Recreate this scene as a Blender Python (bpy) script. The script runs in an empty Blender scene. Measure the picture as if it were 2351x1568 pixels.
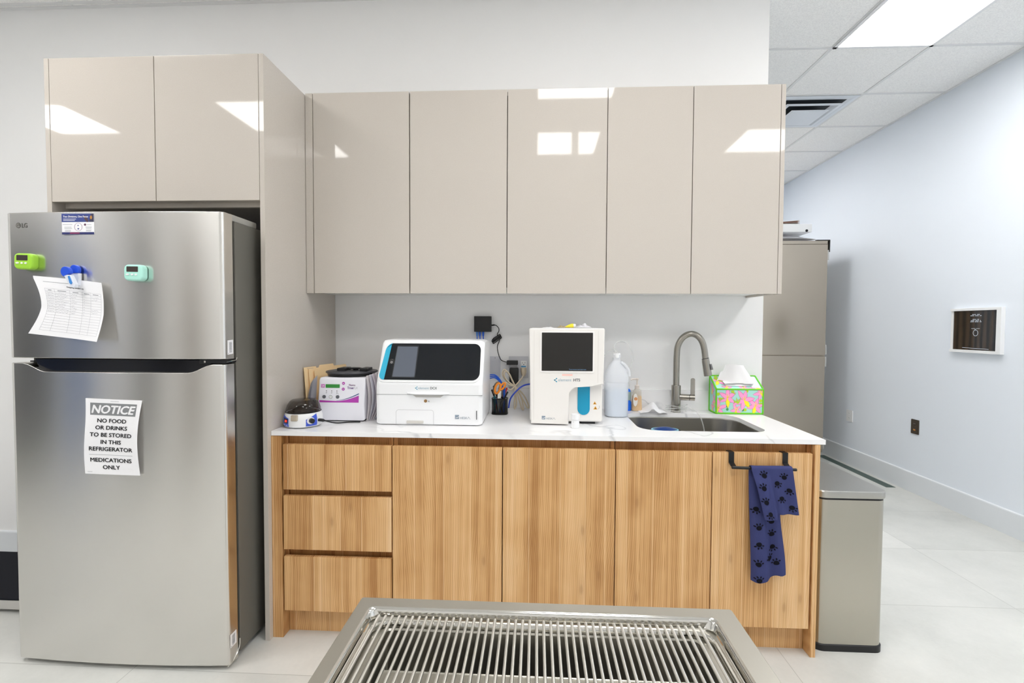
import bpy, bmesh, math, random
from mathutils import Vector, Matrix
random.seed(7)
PI = math.pi
SC = bpy.context.scene
COL = SC.collection
V = Vector

# ------------------------------------------------------------------ camera
cam_d = bpy.data.cameras.new('camera'); cam = bpy.data.objects.new('camera', cam_d); COL.objects.link(cam)
cam_d.sensor_fit = 'HORIZONTAL'; cam_d.sensor_width = 36.0
cam_d.lens = 1111.585 / 2351 * 36.0
cam_d.clip_start = 0.02; cam_d.clip_end = 60
yaw, pit, rol = 0.049947, 0.033027, 0.004866
F = V((-math.sin(yaw)*math.cos(pit), math.cos(yaw)*math.cos(pit), -math.sin(pit)))
R0 = V((math.cos(yaw), math.sin(yaw), 0)); U0 = R0.cross(F)
Rv = R0*math.cos(rol) + U0*math.sin(rol); Uv = U0*math.cos(rol) - R0*math.sin(rol)
cam.matrix_world = Matrix(((Rv.x, Uv.x, -F.x, 1.14989), (Rv.y, Uv.y, -F.y, -2.72491), (Rv.z, Uv.z, -F.z, 1.37818), (0, 0, 0, 1)))
SC.camera = cam

# ------------------------------------------------------------------ world, exposure, light levels
w = bpy.data.worlds.new('world'); SC.world = w; w.use_nodes = True
w.node_tree.nodes['Background'].inputs[0].default_value = (0.9, 0.95, 1, 1)
w.node_tree.nodes['Background'].inputs[1].default_value = 0.3
SC.view_settings.view_transform = 'Standard'; SC.view_settings.look = 'None'
SC.view_settings.exposure = 0.45; SC.view_settings.gamma = 1.0
SC.view_settings.use_curve_mapping = False
PANEL_STRENGTH = 13.0          # emission of every ceiling light panel
SC.cycles.max_bounces = 12; SC.cycles.diffuse_bounces = 10; SC.cycles.glossy_bounces = 5
SC.cycles.transparent_max_bounces = 16
SC.cycles.use_denoising = True
SC.cycles.sample_clamp_indirect = 8.0

# ------------------------------------------------------------------ helpers: materials
def lin(r, g, b):
    f = lambda v: (v/255/12.92 if v/255 <= 0.04045 else ((v/255+0.055)/1.055)**2.4)
    return (f(r), f(g), f(b), 1.0)
MATS = {}
def mat(name, col, rough=0.5, metal=0.0, spec=0.5, coat=0.0, alpha=1.0, trans=0.0, ior=1.45, emit=None, es=0.0, aniso=0.0, arot=0.0, sss=0.0):
    if name in MATS: return MATS[name]
    m = bpy.data.materials.new(name); m.use_nodes = True
    b = m.node_tree.nodes['Principled BSDF']
    b.inputs['Base Color'].default_value = col; b.inputs['Roughness'].default_value = rough
    b.inputs['Metallic'].default_value = metal; b.inputs['Specular IOR Level'].default_value = spec
    b.inputs['Coat Weight'].default_value = coat; b.inputs['Coat Roughness'].default_value = 0.03
    b.inputs['Alpha'].default_value = alpha; b.inputs['Transmission Weight'].default_value = trans
    b.inputs['IOR'].default_value = ior
    b.inputs['Anisotropic'].default_value = aniso; b.inputs['Anisotropic Rotation'].default_value = arot
    if emit: b.inputs['Emission Color'].default_value = emit; b.inputs['Emission Strength'].default_value = es
    m.diffuse_color = col
    MATS[name] = m
    return m
class NT:
    def __init__(s, m): s.m = m; s.t = m.node_tree; s.b = s.t.nodes['Principled BSDF']
    def n(s, typ, **kw):
        nd = s.t.nodes.new(typ)
        for k, v in kw.items():
            if k in nd.inputs.keys(): nd.inputs[k].default_value = v
            else: setattr(nd, k, v)
        return nd
    def l(s, a, b): s.t.links.new(a, b)
    def ramp(s, fac, stops):
        r = s.n('ShaderNodeValToRGB'); s.l(fac, r.inputs[0]); e = r.color_ramp.elements
        while len(e) < len(stops): e.new(0.5)
        for i, (p, c) in enumerate(stops): e[i].position = p; e[i].color = c
        return r
    def math(s, op, a, b=None, c=None):
        m = s.n('ShaderNodeMath', operation=op)
        for i, v in enumerate((a, b, c)):
            if v is None: continue
            if isinstance(v, (int, float)): m.inputs[i].default_value = v
            else: s.l(v, m.inputs[i])
        return m.outputs[0]
    def mix(s, fac, a, b, blend='MIX'):
        m = s.n('ShaderNodeMix', data_type='RGBA', blend_type=blend)
        for idx, v in ((0, fac), (6, a), (7, b)):
            if isinstance(v, (int, float)): m.inputs[idx].default_value = v
            elif isinstance(v, tuple): m.inputs[idx].default_value = v
            else: s.l(v, m.inputs[idx])
        return m.outputs[2]
def bump(nt, height, strength=0.1, dist=0.001):
    b = nt.n('ShaderNodeBump'); b.inputs['Strength'].default_value = strength; b.inputs['Distance'].default_value = dist
    nt.l(height, b.inputs['Height']); nt.l(b.outputs[0], nt.b.inputs['Normal'])

# painted walls
def paint(name, col, sc=90, st=0.06, rough=0.55):
    m = mat(name, col, rough, spec=0.3); nt = NT(m)
    tc = nt.n('ShaderNodeTexCoord'); no = nt.n('ShaderNodeTexNoise', Scale=sc, Detail=3.0); nt.l(tc.outputs['Object'], no.inputs['Vector'])
    bump(nt, no.outputs[0], st, 0.002); return m
M_WALL = paint('wall_paint', lin(240, 240, 240))
M_WALLR = paint('wall_paint_cool', lin(231, 237, 245))
M_BASE = paint('baseboard_paint', lin(226, 230, 234), 40, 0.02, 0.35)
# acoustic ceiling tile
M_CEIL = mat('ceiling_tile', lin(240, 240, 240), 0.9, spec=0.1); nt = NT(M_CEIL)
tc = nt.n('ShaderNodeTexCoord'); no = nt.n('ShaderNodeTexNoise', Scale=160.0, Detail=4.0); nt.l(tc.outputs['Object'], no.inputs['Vector'])
r = nt.ramp(no.outputs[0], [(0.35, lin(237, 237, 237)), (0.6, lin(250, 250, 249))]); nt.l(r.outputs[0], nt.b.inputs['Base Color'])
bump(nt, no.outputs[0], 0.3, 0.002)
M_GRID = mat('ceiling_grid', lin(226, 227, 228), 0.5)
# floor: large pale concrete-look tiles, hairline joints
M_FLOOR = mat('floor_tile', lin(200, 200, 197), 0.42, spec=0.4); nt = NT(M_FLOOR)
tc = nt.n('ShaderNodeTexCoord'); mp = nt.n('ShaderNodeMapping'); mp.inputs['Location'].default_value = (0.45+13.2, 0.27+6.4, 0)
nt.l(tc.outputs['Object'], mp.inputs['Vector'])
bk = nt.n('ShaderNodeTexBrick', offset=0.0, squash=1.0); bk.inputs['Scale'].default_value = 1.0
bk.inputs['Brick Width'].default_value = 1.32; bk.inputs['Row Height'].default_value = 0.64; bk.inputs['Mortar Size'].default_value = 0.0016; bk.inputs['Mortar Smooth'].default_value = 0.0
bk.inputs['Color1'].default_value = (0, 0, 0, 1); bk.inputs['Color2'].default_value = (1, 1, 1, 1); bk.inputs['Mortar'].default_value = (0.5, 0.5, 0.5, 1); bk.inputs['Bias'].default_value = 0.0
nt.l(mp.outputs[0], bk.inputs['Vector'])
n1 = nt.n('ShaderNodeTexNoise', Scale=2.6, Detail=6.0, Roughness=0.6); nt.l(tc.outputs['Object'], n1.inputs['Vector'])
n2 = nt.n('ShaderNodeTexNoise', Scale=60.0, Detail=3.0); nt.l(tc.outputs['Object'], n2.inputs['Vector'])
f1 = nt.math('MULTIPLY_ADD', n1.outputs[0], 0.7, nt.math('MULTIPLY', bk.outputs[0], 0.40))
f2 = nt.math('MULTIPLY_ADD', n2.outputs[0], 0.12, f1)
r = nt.ramp(f2, [(0.28, lin(176, 178, 176)), (0.52, lin(198, 199, 195)), (0.85, lin(216, 216, 212))])
cm = nt.mix(nt.math('MULTIPLY', bk.outputs['Fac'], 0.55), r.outputs[0], lin(150, 150, 146)); nt.l(cm, nt.b.inputs['Base Color'])
bump(nt, n2.outputs[0], 0.05, 0.001)
# high-gloss beige lacquer
M_LAC = mat('beige_lacquer', lin(196, 189, 180), 0.04, spec=0.42); nt = NT(M_LAC)
tc = nt.n('ShaderNodeTexCoord'); no = nt.n('ShaderNodeTexNoise', Scale=420.0, Detail=2.0); nt.l(tc.outputs['Object'], no.inputs['Vector'])
r = nt.ramp(no.outputs[0], [(0.3, lin(192, 185, 176)), (0.7, lin(199, 192, 184))]); nt.l(r.outputs[0], nt.b.inputs['Base Color'])
M_LACE = mat('beige_edge', lin(203, 196, 187), 0.3)
M_WHITEMEL = mat('white_melamine', lin(232, 232, 230), 0.5)
# walnut-toned oak with vertical grain, knots
def wood(name, tint):
    m = mat(name, lin(200, 155, 100), 0.42, spec=0.35); nt = NT(m)
    oi = nt.n('ShaderNodeObjectInfo'); geo = nt.n('ShaderNodeNewGeometry')
    cv = nt.n('ShaderNodeCombineXYZ'); nt.l(nt.math('MULTIPLY', oi.outputs['Random'], 17.0), cv.inputs[0]); nt.l(nt.math('MULTIPLY', oi.outputs['Random'], 9.0), cv.inputs[2])
    ad = nt.n('ShaderNodeVectorMath', operation='ADD'); nt.l(geo.outputs['Position'], ad.inputs[0]); nt.l(cv.outputs[0], ad.inputs[1])
    sp = nt.n('ShaderNodeSeparateXYZ'); nt.l(ad.outputs[0], sp.inputs[0])
    # staves of slightly different tone side by side
    vo = nt.n('ShaderNodeTexVoronoi', voronoi_dimensions='1D'); vo.inputs['Scale'].default_value = 8.5; nt.l(sp.outputs[0], vo.inputs['W'])
    sc = nt.n('ShaderNodeSeparateColor'); nt.l(vo.outputs['Color'], sc.inputs[0]); tone = sc.outputs[0]; tone2 = sc.outputs[1]
    # slow sideways drift of the grain
    dm = nt.n('ShaderNodeMapping'); dm.inputs['Scale'].default_value = (1, 1, 0.5); nt.l(ad.outputs[0], dm.inputs['Vector'])
    dn = nt.n('ShaderNodeTexNoise', Scale=3.0, Detail=1.0); nt.l(dm.outputs[0], dn.inputs['Vector'])
    xd = nt.math('MULTIPLY_ADD', nt.math('SUBTRACT', dn.outputs[0], 0.5), 0.022, sp.outputs[0])
    def vec(xs, zs, xo=None):
        c = nt.n('ShaderNodeCombineXYZ'); nt.l(nt.math('MULTIPLY', xd if xo is None else nt.math('ADD', xd, xo), xs), c.inputs[0]); nt.l(nt.math('MULTIPLY', sp.outputs[1], 8.0), c.inputs[1]); nt.l(nt.math('MULTIPLY', sp.outputs[2], zs), c.inputs[2]); return c.outputs[0]
    g1 = nt.n('ShaderNodeTexNoise', Scale=1.0, Detail=3.0, Roughness=0.55); nt.l(vec(17, 0.45), g1.inputs['Vector'])
    g2 = nt.n('ShaderNodeTexNoise', Scale=1.0, Detail=4.0, Roughness=0.65); nt.l(vec(230, 0.55), g2.inputs['Vector'])
    cr = nt.n('ShaderNodeCombineXYZ'); nt.l(nt.math('ADD', nt.math('SUBTRACT', vo.outputs['Distance'], 0.25), nt.math('MULTIPLY', nt.math('SUBTRACT', dn.outputs[0], 0.5), 0.8)), cr.inputs[0]); nt.l(nt.math('MULTIPLY_ADD', tone2, 3.0, nt.math('MULTIPLY', sp.outputs[2], 0.55)), cr.inputs[2])
    rg = nt.n('ShaderNodeTexWave', wave_type='BANDS', bands_direction='DIAGONAL', Scale=9.0, Distortion=1.2, Detail=1.0); rg.inputs['Detail Scale'].default_value = 1.0; nt.l(cr.outputs[0], rg.inputs['Vector'])
    f = nt.math('MULTIPLY_ADD', g1.outputs[0], 0.40, nt.math('MULTIPLY_ADD', g2.outputs[0], 0.34, 0.09))
    f = nt.math('MULTIPLY_ADD', tone, 0.10, f); f = nt.math('MULTIPLY_ADD', rg.outputs['Fac'], 0.06, f)
    fg = nt.n('ShaderNodeTexNoise', Scale=1.0, Detail=2.0); nt.l(vec(9, 5.0), fg.inputs['Vector']); f = nt.math('MULTIPLY_ADD', nt.math('SUBTRACT', fg.outputs[0], 0.5), 0.16, f)
    r = nt.ramp(f, [(0.42, lin(*[c*t_ for c, t_ in zip((172, 124, 74), tint)])), (0.53, lin(*[c*t_ for c, t_ in zip((208, 163, 110), tint)])), (0.62, lin(*[c*t_ for c, t_ in zip((222, 181, 131), tint)])), (0.78, lin(*[c*t_ for c, t_ in zip((235, 203, 162), tint)]))])
    ck = nt.n('ShaderNodeCombineXYZ'); nt.l(xd, ck.inputs[0]); nt.l(nt.math('MULTIPLY', sp.outputs[2], 0.36), ck.inputs[1])
    kn = nt.n('ShaderNodeTexVoronoi', voronoi_dimensions='2D'); kn.inputs['Scale'].default_value = 5.0; nt.l(ck.outputs[0], kn.inputs['Vector'])
    ve = nt.n('ShaderNodeTexVoronoi', voronoi_dimensions='1D', feature='DISTANCE_TO_EDGE'); ve.inputs['Scale'].default_value = 8.5; nt.l(sp.outputs[0], ve.inputs['W'])
    er = nt.ramp(ve.outputs['Distance'], [(0.010, (1, 1, 1, 1)), (0.022, (0, 0, 0, 1))])
    pn = nt.n('ShaderNodeTexNoise', Scale=1.0, Detail=2.0); nt.l(vec(330, 0.9), pn.inputs['Vector']); pr = nt.ramp(pn.outputs[0], [(0.30, (1, 1, 1, 1)), (0.42, (0, 0, 0, 1))])
    base = nt.mix(nt.math('MULTIPLY', er.outputs[0], 0.45), r.outputs[0], lin(*[c*t_ for c, t_ in zip((238, 208, 166), tint)]))
    base = nt.mix(nt.math('MULTIPLY', pr.outputs[0], 0.30), base, lin(*[c*t_ for c, t_ in zip((150, 100, 54), tint)]))
    kr = nt.ramp(kn.outputs['Distance'], [(0.02, (1, 1, 1, 1)), (0.05, (0.4, 0.4, 0.4, 1)), (0.14, (0, 0, 0, 1))])
    cc = nt.mix(nt.math('MULTIPLY', kr.outputs[0], 0.36), base, lin(132*tint[0], 86*tint[1], 44*tint[2])); nt.l(cc, nt.b.inputs['Base Color'])
    bump(nt, g2.outputs[0], 0.08, 0.0006); return m
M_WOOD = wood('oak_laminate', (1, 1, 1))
M_WOODSHADE = wood('oak_laminate_shaded', (0.80, 0.70, 0.58))  # darker, redder oak: shade of the recessed rails put into the colour
# white quartz with grey veins
M_QTZ = mat('white_quartz', lin(238, 238, 238), 0.18, spec=0.45); nt = NT(M_QTZ)
tc = nt.n('ShaderNodeTexCoord'); geo = nt.n('ShaderNodeNewGeometry')
nd = nt.n('ShaderNodeTexNoise', Scale=1.7, Detail=4.0); nt.l(geo.outputs['Position'], nd.inputs['Vector'])
sc_ = nt.n('ShaderNodeVectorMath', operation='SCALE'); nt.l(nd.outputs['Color'], sc_.inputs[0]); sc_.inputs['Scale'].default_value = 0.9
ad = nt.n('ShaderNodeVectorMath', operation='ADD'); nt.l(geo.outputs['Position'], ad.inputs[0]); nt.l(sc_.outputs[0], ad.inputs[1])
nv = nt.n('ShaderNodeTexNoise', Scale=2.1, Detail=2.0); nt.l(ad.outputs[0], nv.inputs['Vector'])
dv = nt.math('ABSOLUTE', nt.math('SUBTRACT', nv.outputs[0], 0.5))
vm = nt.ramp(dv, [(0.0, (1, 1, 1, 1)), (0.016, (0, 0, 0, 1))])
pr = nt.n('ShaderNodeTexNoise', Scale=2.4, Detail=1.0); nt.l(geo.outputs['Position'], pr.inputs['Vector'])
pm = nt.ramp(pr.outputs[0], [(0.46, (0, 0, 0, 1)), (0.62, (1, 1, 1, 1))])
nt.l(nt.mix(nt.math('MULTIPLY', nt.math('MULTIPLY', vm.outputs[0], pm.outputs[0]), 0.55), lin(240, 240, 241), lin(168, 170, 176)), nt.b.inputs['Base Color'])
# brushed steels (brush lines run horizontally: highlights spread vertically)
def steel(name, col, rough=0.3, aniso=0.7, hor=True, brush=0.015):
    m = mat(name, col, rough, 1.0, aniso=aniso); nt = NT(m)
    if aniso:
        tg = nt.n('ShaderNodeTangent', direction_type='RADIAL', axis='Z'); nt.l(tg.outputs[0], nt.b.inputs['Tangent'])
        nt.b.inputs['Anisotropic Rotation'].default_value = 0.25 if hor else 0.0
    geo = nt.n('ShaderNodeNewGeometry'); mp = nt.n('ShaderNodeMapping')
    mp.inputs['Scale'].default_value = (4, 4, 500) if hor else (500, 500, 4); nt.l(geo.outputs['Position'], mp.inputs['Vector'])
    no = nt.n('ShaderNodeTexNoise', Scale=1.0, Detail=3.0); nt.l(mp.outputs[0], no.inputs['Vector'])
    nt.l(nt.math('MULTIPLY_ADD', no.outputs[0], brush*2, rough-brush), nt.b.inputs['Roughness']); return m
M_STEEL = steel('fridge_steel', lin(224, 222, 218), 0.24, 0.82, True, 0.004)
M_STEELC = steel('cabinet_steel', lin(188, 177, 162), 0.24, 0.6, True, 0.006)
M_STEELT = steel('trash_steel', lin(184, 179, 168), 0.27, 0.6, True, 0.004)
M_STEELB = steel('table_steel', lin(200, 197, 188), 0.34, 0.0, True, 0.03)
M_CHROME = mat('polished_steel', lin(215, 213, 208), 0.12, 1.0)
M_ROD = mat('rod_steel', lin(236, 234, 228), 0.34, 1.0)
M_NICKEL = mat('brushed_nickel', lin(160, 156, 148), 0.24, 1.0)
M_SINK = steel('sink_steel', lin(186, 183, 176), 0.3, 0.0, True, 0.05)
M_FSIDE = mat('fridge_side_grey', lin(104, 102, 95), 0.5)
M_BLACK = mat('black_plastic', lin(22, 22, 24), 0.4)
M_BLACKG = mat('black_gloss', lin(12, 13, 15), 0.06)
M_BLACKM = mat('black_metal', lin(20, 20, 22), 0.35)
M_GREYP = mat('grey_plastic', lin(120, 120, 122), 0.5)
M_WHITEP = mat('white_plastic', lin(236, 237, 238), 0.3)
M_WHITEW = mat('warm_white_plastic', lin(230, 227, 222), 0.35)
M_PAPER = mat('paper', lin(240, 240, 243), 0.7, spec=0.2)
M_INK = mat('black_ink', lin(30, 30, 34), 0.7)
M_INKG = mat('grey_ink', lin(150, 152, 158), 0.7)
M_INKL = mat('light_ink', lin(186, 187, 192), 0.7)
M_DGREY = mat('sign_grey', lin(132, 134, 137), 0.7)

# ------------------------------------------------------------------ helpers: objects
def tag(o, label, cat, group=None, kind=None):
    o['label'] = label; o['category'] = cat
    if group: o['group'] = group
    if kind: o['kind'] = kind
    return o
def thing(name, label, cat, loc=(0, 0, 0), rz=0.0, group=None):
    o = bpy.data.objects.new(name, None); COL.objects.link(o); o.empty_display_size = 0.05
    o.location = loc; o.rotation_euler = (0, 0, rz)
    return tag(o, label, cat, group)
def wmat(o):
    m = Matrix.LocRotScale(o.location, o.rotation_euler, o.scale)
    return wmat(o.parent) @ m if o.parent else m

class MB:
    def __init__(s): s.bm = bmesh.new(); s.mi = 0; s.mats = []
    def use(s, m):
        if m not in s.mats: s.mats.append(m)
        s.mi = s.mats.index(m); return s
    def face(s, vs):
        try: f = s.bm.faces.new(vs)
        except ValueError: return None
        f.material_index = s.mi; return f
    def verts(s, pts): return [s.bm.verts.new(p) for p in pts]
    def poly(s, pts): return s.face(s.verts(pts))
    def _bev(s, edges, w, seg=2):
        old = set(s.bm.faces)
        r = bmesh.ops.bevel(s.bm, geom=list(edges), offset=w, segments=seg, profile=0.5, affect='EDGES', clamp_overlap=True)
        for f in r['faces']: f.material_index = s.mi
    def box(s, x0, x1, y0, y1, z0, z1, bev=0.0, seg=2):
        v = s.verts([(x, y, z) for z in (z0, z1) for y in (y0, y1) for x in (x0, x1)])
        fs = [s.face([v[i] for i in q]) for q in ((0, 2, 3, 1), (4, 5, 7, 6), (0, 1, 5, 4), (2, 6, 7, 3), (0, 4, 6, 2), (1, 3, 7, 5))]
        if bev: s._bev({e for f in fs for e in f.edges}, bev, seg)
        return s
    def prism(s, pts, a, b, fn, bev=0.0, both=False, seg=2):
        """pts: 2D outline; fn(u, v, w) -> 3D; extruded w from a to b; bevel on the a-side ring"""
        n = len(pts); A = s.verts([fn(p[0], p[1], a) for p in pts]); B = s.verts([fn(p[0], p[1], b) for p in pts])
        fa = s.face(A); fb = s.face(B[::-1])
        for i in range(n): s.face([A[i], B[i], B[(i+1) % n], A[(i+1) % n]])
        if bev:
            E = set(fa.edges) | (set(fb.edges) if both else set())
            s._bev(E, bev, seg)
        return s
    def tube(s, pts, r, seg=8, caps=True, closed=False):
        pts = [V(p) for p in pts]; n = len(pts)
        rr = r if isinstance(r, (list, tuple)) else [r]*n
        rings = []; up = None
        for i, p in enumerate(pts):
            if closed: t = pts[(i+1) % n] - pts[i-1]
            else: t = pts[min(i+1, n-1)] - pts[max(i-1, 0)]
            t = t.normalized() if t.length > 1e-9 else V((0, 0, 1))
            if up is None: up = V((0, 0, 1)) if abs(t.z) < 0.9 else V((1, 0, 0))
            a = (up - t*up.dot(t))
            a = a.normalized() if a.length > 1e-6 else t.orthogonal().normalized()
            b = t.cross(a); up = a
            rings.append(s.verts([p + (a*math.cos(2*PI*k/seg) + b*math.sin(2*PI*k/seg))*rr[i] for k in range(seg)]))
        for i in range(n if closed else n-1):
            A, B = rings[i], rings[(i+1) % n]
            for k in range(seg): s.face([A[k], A[(k+1) % seg], B[(k+1) % seg], B[k]])
        if caps and not closed: s.face(rings[0][::-1]); s.face(rings[-1])
        return s
    def lathe(s, prof, c, seg=24, sx=1.0, sy=1.0, pw=2.0, cap0=True, cap1=True):
        """prof: (radius, z); superellipse power pw for squarish sections"""
        rings = []
        for (r, z) in prof:
            ring = []
            for k in range(seg):
                a = 2*PI*k/seg; ca, sa = math.cos(a), math.sin(a)
                d = (abs(ca)**pw + abs(sa)**pw)**(-1/pw)
                ring.append((c[0]+r*sx*ca*d, c[1]+r*sy*sa*d, c[2]+z))
            rings.append(s.verts(ring))
        for A, B in zip(rings, rings[1:]):
            for k in range(seg): s.face([A[k], A[(k+1) % seg], B[(k+1) % seg], B[k]])
        if cap0: s.face(rings[0][::-1])
        if cap1: s.face(rings[-1])
        return s
    def loft(s, rings, closed=True, caps=True):
        R = [s.verts(r) for r in rings]; n = len(R[0])
        for A, B in zip(R, R[1:]):
            for k in range(n if closed else n-1): s.face([A[k], A[(k+1) % n], B[(k+1) % n], B[k]])
        if caps: s.face(R[0][::-1]); s.face(R[-1])
        return s
    def grid(s, fn, nu, nv, thick=0.0):
        P = [[V(fn(i/nu, j/nv)) for j in range(nv+1)] for i in range(nu+1)]
        A = [s.verts(c) for c in P]
        for i in range(nu):
            for j in range(nv): s.face([A[i][j], A[i+1][j], A[i+1][j+1], A[i][j+1]])
        if thick:
            B = []
            for i in range(nu+1):
                col = []
                for j in range(nv+1):
                    du = P[min(i+1, nu)][j]-P[max(i-1, 0)][j]; dv = P[i][min(j+1, nv)]-P[i][max(j-1, 0)]
                    nn = du.cross(dv); nn = nn.normalized() if nn.length > 1e-12 else V((0, -1, 0))
                    col.append(P[i][j]-nn*thick)
                B.append(s.verts(col))
            for i in range(nu):
                for j in range(nv): s.face([B[i][j+1], B[i+1][j+1], B[i+1][j], B[i][j]])
            for i in range(nu):
                s.face([A[i][0], B[i][0], B[i+1][0], A[i+1][0]]); s.face([A[i+1][nv], B[i+1][nv], B[i][nv], A[i][nv]])
            for j in range(nv):
                s.face([A[0][j+1], B[0][j+1], B[0][j], A[0][j]]); s.face([A[nu][j], B[nu][j], B[nu][j+1], A[nu][j+1]])
        return s
    def text(s, body, size, fn, align='CENTER', off=0.0, shear=0.0, sx=1.0, space=1.0):
        """lettering laid on a surface: fn(x, y) -> 3D, baseline at y = 0"""
        cu = bpy.data.curves.new('lettering', 'FONT'); cu.body = body; cu.size = size; cu.align_x = align
        cu.shear = shear; cu.space_character = space; cu.resolution_u = 3
        o = bpy.data.objects.new('lettering', cu); COL.objects.link(o)
        dg = bpy.context.evaluated_depsgraph_get(); me = bpy.data.meshes.new_from_object(o.evaluated_get(dg))
        for k, (dx, dy) in enumerate(((0, 0),) if off == 0 else ((-off, 0), (off, 0), (0, off*0.7), (0, -off*0.7))):   # heavier stroke: overlaid prints
            vs = []
            for v in me.vertices:
                x, y = (v.co.x+dx)*sx, v.co.y+dy; p = V(fn(x, y))
                if k:
                    nn = (V(fn(x+1e-3, y))-p).cross(V(fn(x, y+1e-3))-p); p = p+nn.normalized()*(0.00012*k)
                vs.append(s.bm.verts.new(p))
            for p in me.polygons: s.face([vs[i] for i in p.vertices])
        bpy.data.objects.remove(o); bpy.data.curves.remove(cu); bpy.data.meshes.remove(me)
        return s
    def ribbon(s, pts, wd, fn):
        """thin printed line through 2D pts, laid on surface fn"""
        for a, b in zip(pts, pts[1:]):
            dx, dy = b[0]-a[0], b[1]-a[1]; L = math.hypot(dx, dy) or 1
            nx, ny = -dy/L*wd/2, dx/L*wd/2
            s.poly([fn(a[0]+nx, a[1]+ny), fn(a[0]-nx, a[1]-ny), fn(b[0]-nx, b[1]-ny), fn(b[0]+nx, b[1]+ny)])
        return s
    def disc(s, cx, cy, r, fn, n=20, ry=None, rot=0.0):
        ry = ry or r; c, q = math.cos(rot), math.sin(rot)
        pts = []
        for k in range(n):
            a = 2*PI*k/n; x, y = r*math.cos(a), ry*math.sin(a); pts.append(fn(cx+x*c-y*q, cy+x*q+y*c))
        s.poly(pts); return s

def obj(name, mb, m=None, parent=None, local=False, smooth=True, ang=35, org=None):
    """one mesh object. Coordinates in mb are world coordinates unless local."""
    bm = mb.bm
    if parent is not None and not local: bm.transform(wmat(parent).inverted())
    if parent is None and org is not None: bm.transform(Matrix.Translation(-V(org)))
    me = bpy.data.meshes.new(name)
    bmesh.ops.recalc_face_normals(bm, faces=bm.faces) if mb.__dict__.get('fixn', True) else None
    bm.to_mesh(me); bm.free()
    for mm in (mb.mats or [m]): me.materials.append(mm)
    if smooth:
        me.shade_smooth(); me.set_sharp_from_angle(angle=math.radians(ang))
    o = bpy.data.objects.new(name, me); COL.objects.link(o)
    if smooth:
        wn = o.modifiers.new('weighted_normals', 'WEIGHTED_NORMAL'); wn.keep_sharp = True; wn.weight = 100
    if parent is not None: o.parent = parent
    elif org is not None: o.location = org
    return o
def struct(name, mb, m):
    o = obj(name, mb, m); o['kind'] = 'structure'; return o
def dup(root, loc, label, rz=None):
    r = root.copy(); COL.objects.link(r); r.location = loc; r['label'] = label
    if rz is not None: r.rotation_euler = (0, 0, rz)
    for ch in list(root.children):
        c = ch.copy(); COL.objects.link(c); c.parent = r
        for g in ch.children:
            d = g.copy(); COL.objects.link(d); d.parent = c
    return r
def rrect(x0, x1, y0, y1, r, n=5):
    rs = r if isinstance(r, (list, tuple)) else [r]*4          # bl, br, tr, tl
    out = []
    for (cx, cy, a0, rad) in ((x0, y0, PI, rs[0]), (x1, y0, 1.5*PI, rs[1]), (x1, y1, 0, rs[2]), (x0, y1, 0.5*PI, rs[3])):
        ox = cx + (rad if cx == x0 else -rad); oy = cy + (rad if cy == y0 else -rad)
        if rad <= 0: out.append((cx, cy)); continue
        for k in range(n+1):
            a = a0 + 0.5*PI*k/n; out.append((ox+rad*math.cos(a), oy+rad*math.sin(a)))
    return out
def fxz(u, v, w): return (u, w, v)          # outline in x-z, extruded along y
def fyz(u, v, w): return (w, u, v)
def fxy(u, v, w): return (u, v, w)
def onY(y): return lambda a, b: (a, y, b)
def smoothpath(pts, n=6):
    P = [V(p) for p in pts]; out = []
    for i in range(len(P)-1):
        p0, p1, p2, p3 = P[max(i-1, 0)], P[i], P[i+1], P[min(i+2, len(P)-1)]
        for k in range(n):
            t = k/n; out.append(0.5*((2*p1)+(p2-p0)*t+(2*p0-5*p1+4*p2-p3)*t*t+(3*p1-p0-3*p2+p3)*t**3))
    out.append(P[-1]); return out

# ================================================================== SETTING
CZ = 3.1965; XR = 4.3085; XW = 2.392; YREAR = -4.6; XL = -4.2; YFAR = 3.8
struct('floor', MB().box(XL, XR+0.1, YREAR, YFAR, -0.05, 0.0), M_FLOOR)
struct('wall_back', MB().box(XL, XW, 0.0, 0.13, 0, CZ), M_WALL)
struct('wall_right', MB().box(XR, XR+0.1, YREAR, YFAR, 0, CZ), M_WALLR)
struct('wall_far', MB().box(XL, XR, YFAR, YFAR+0.1, 0, CZ), M_WALLR)
struct('wall_left', MB().box(XL-0.1, XL, YREAR, YFAR, 0, CZ), M_WALL)
struct('wall_rear', MB().box(XL, XR, YREAR-0.1, YREAR, 0, CZ), M_WALL)
ce = MB(); ce.use(M_CEIL).box(XL-0.1, XR+0.1, YREAR-0.1, YFAR+0.1, CZ, CZ+0.05); ce.use(M_GRID)
GX = [-4.06, -3.41, -2.78, -2.15, -1.52, -0.88, -0.21, 0.46, 1.13, 1.755, 2.42, 3.0625, 3.685]
GY = [-4.46, -3.825, -3.195, -2.565, -1.935, -1.305, -0.675, -0.045, 0.587, 1.24, 1.87, 2.505, 3.135]
for gx in GX: ce.box(gx-0.011, gx+0.011, YREAR, YFAR, CZ-0.004, CZ)
for gy in GY: ce.box(XL, XR, gy-0.011, gy+0.011, CZ-0.0045, CZ)
ce.box(XR-0.022, XR, YREAR, YFAR, CZ-0.006, CZ); ce.box(XL, XW, -0.022, 0, CZ-0.006, CZ)
struct('ceiling', ce, None)
def baseboard(name, pts_fn, a, b, h):
    prof = [(0, 0), (0.016, 0), (0.016, h-0.012), (0.011, h-0.003), (0.004, h), (0, h)]
    struct(name, MB().prism(prof, a, b, pts_fn), M_BASE)
baseboard('baseboard_right', lambda u, v, w: (XR-u, w, v), YREAR, YFAR, 0.166)
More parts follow.
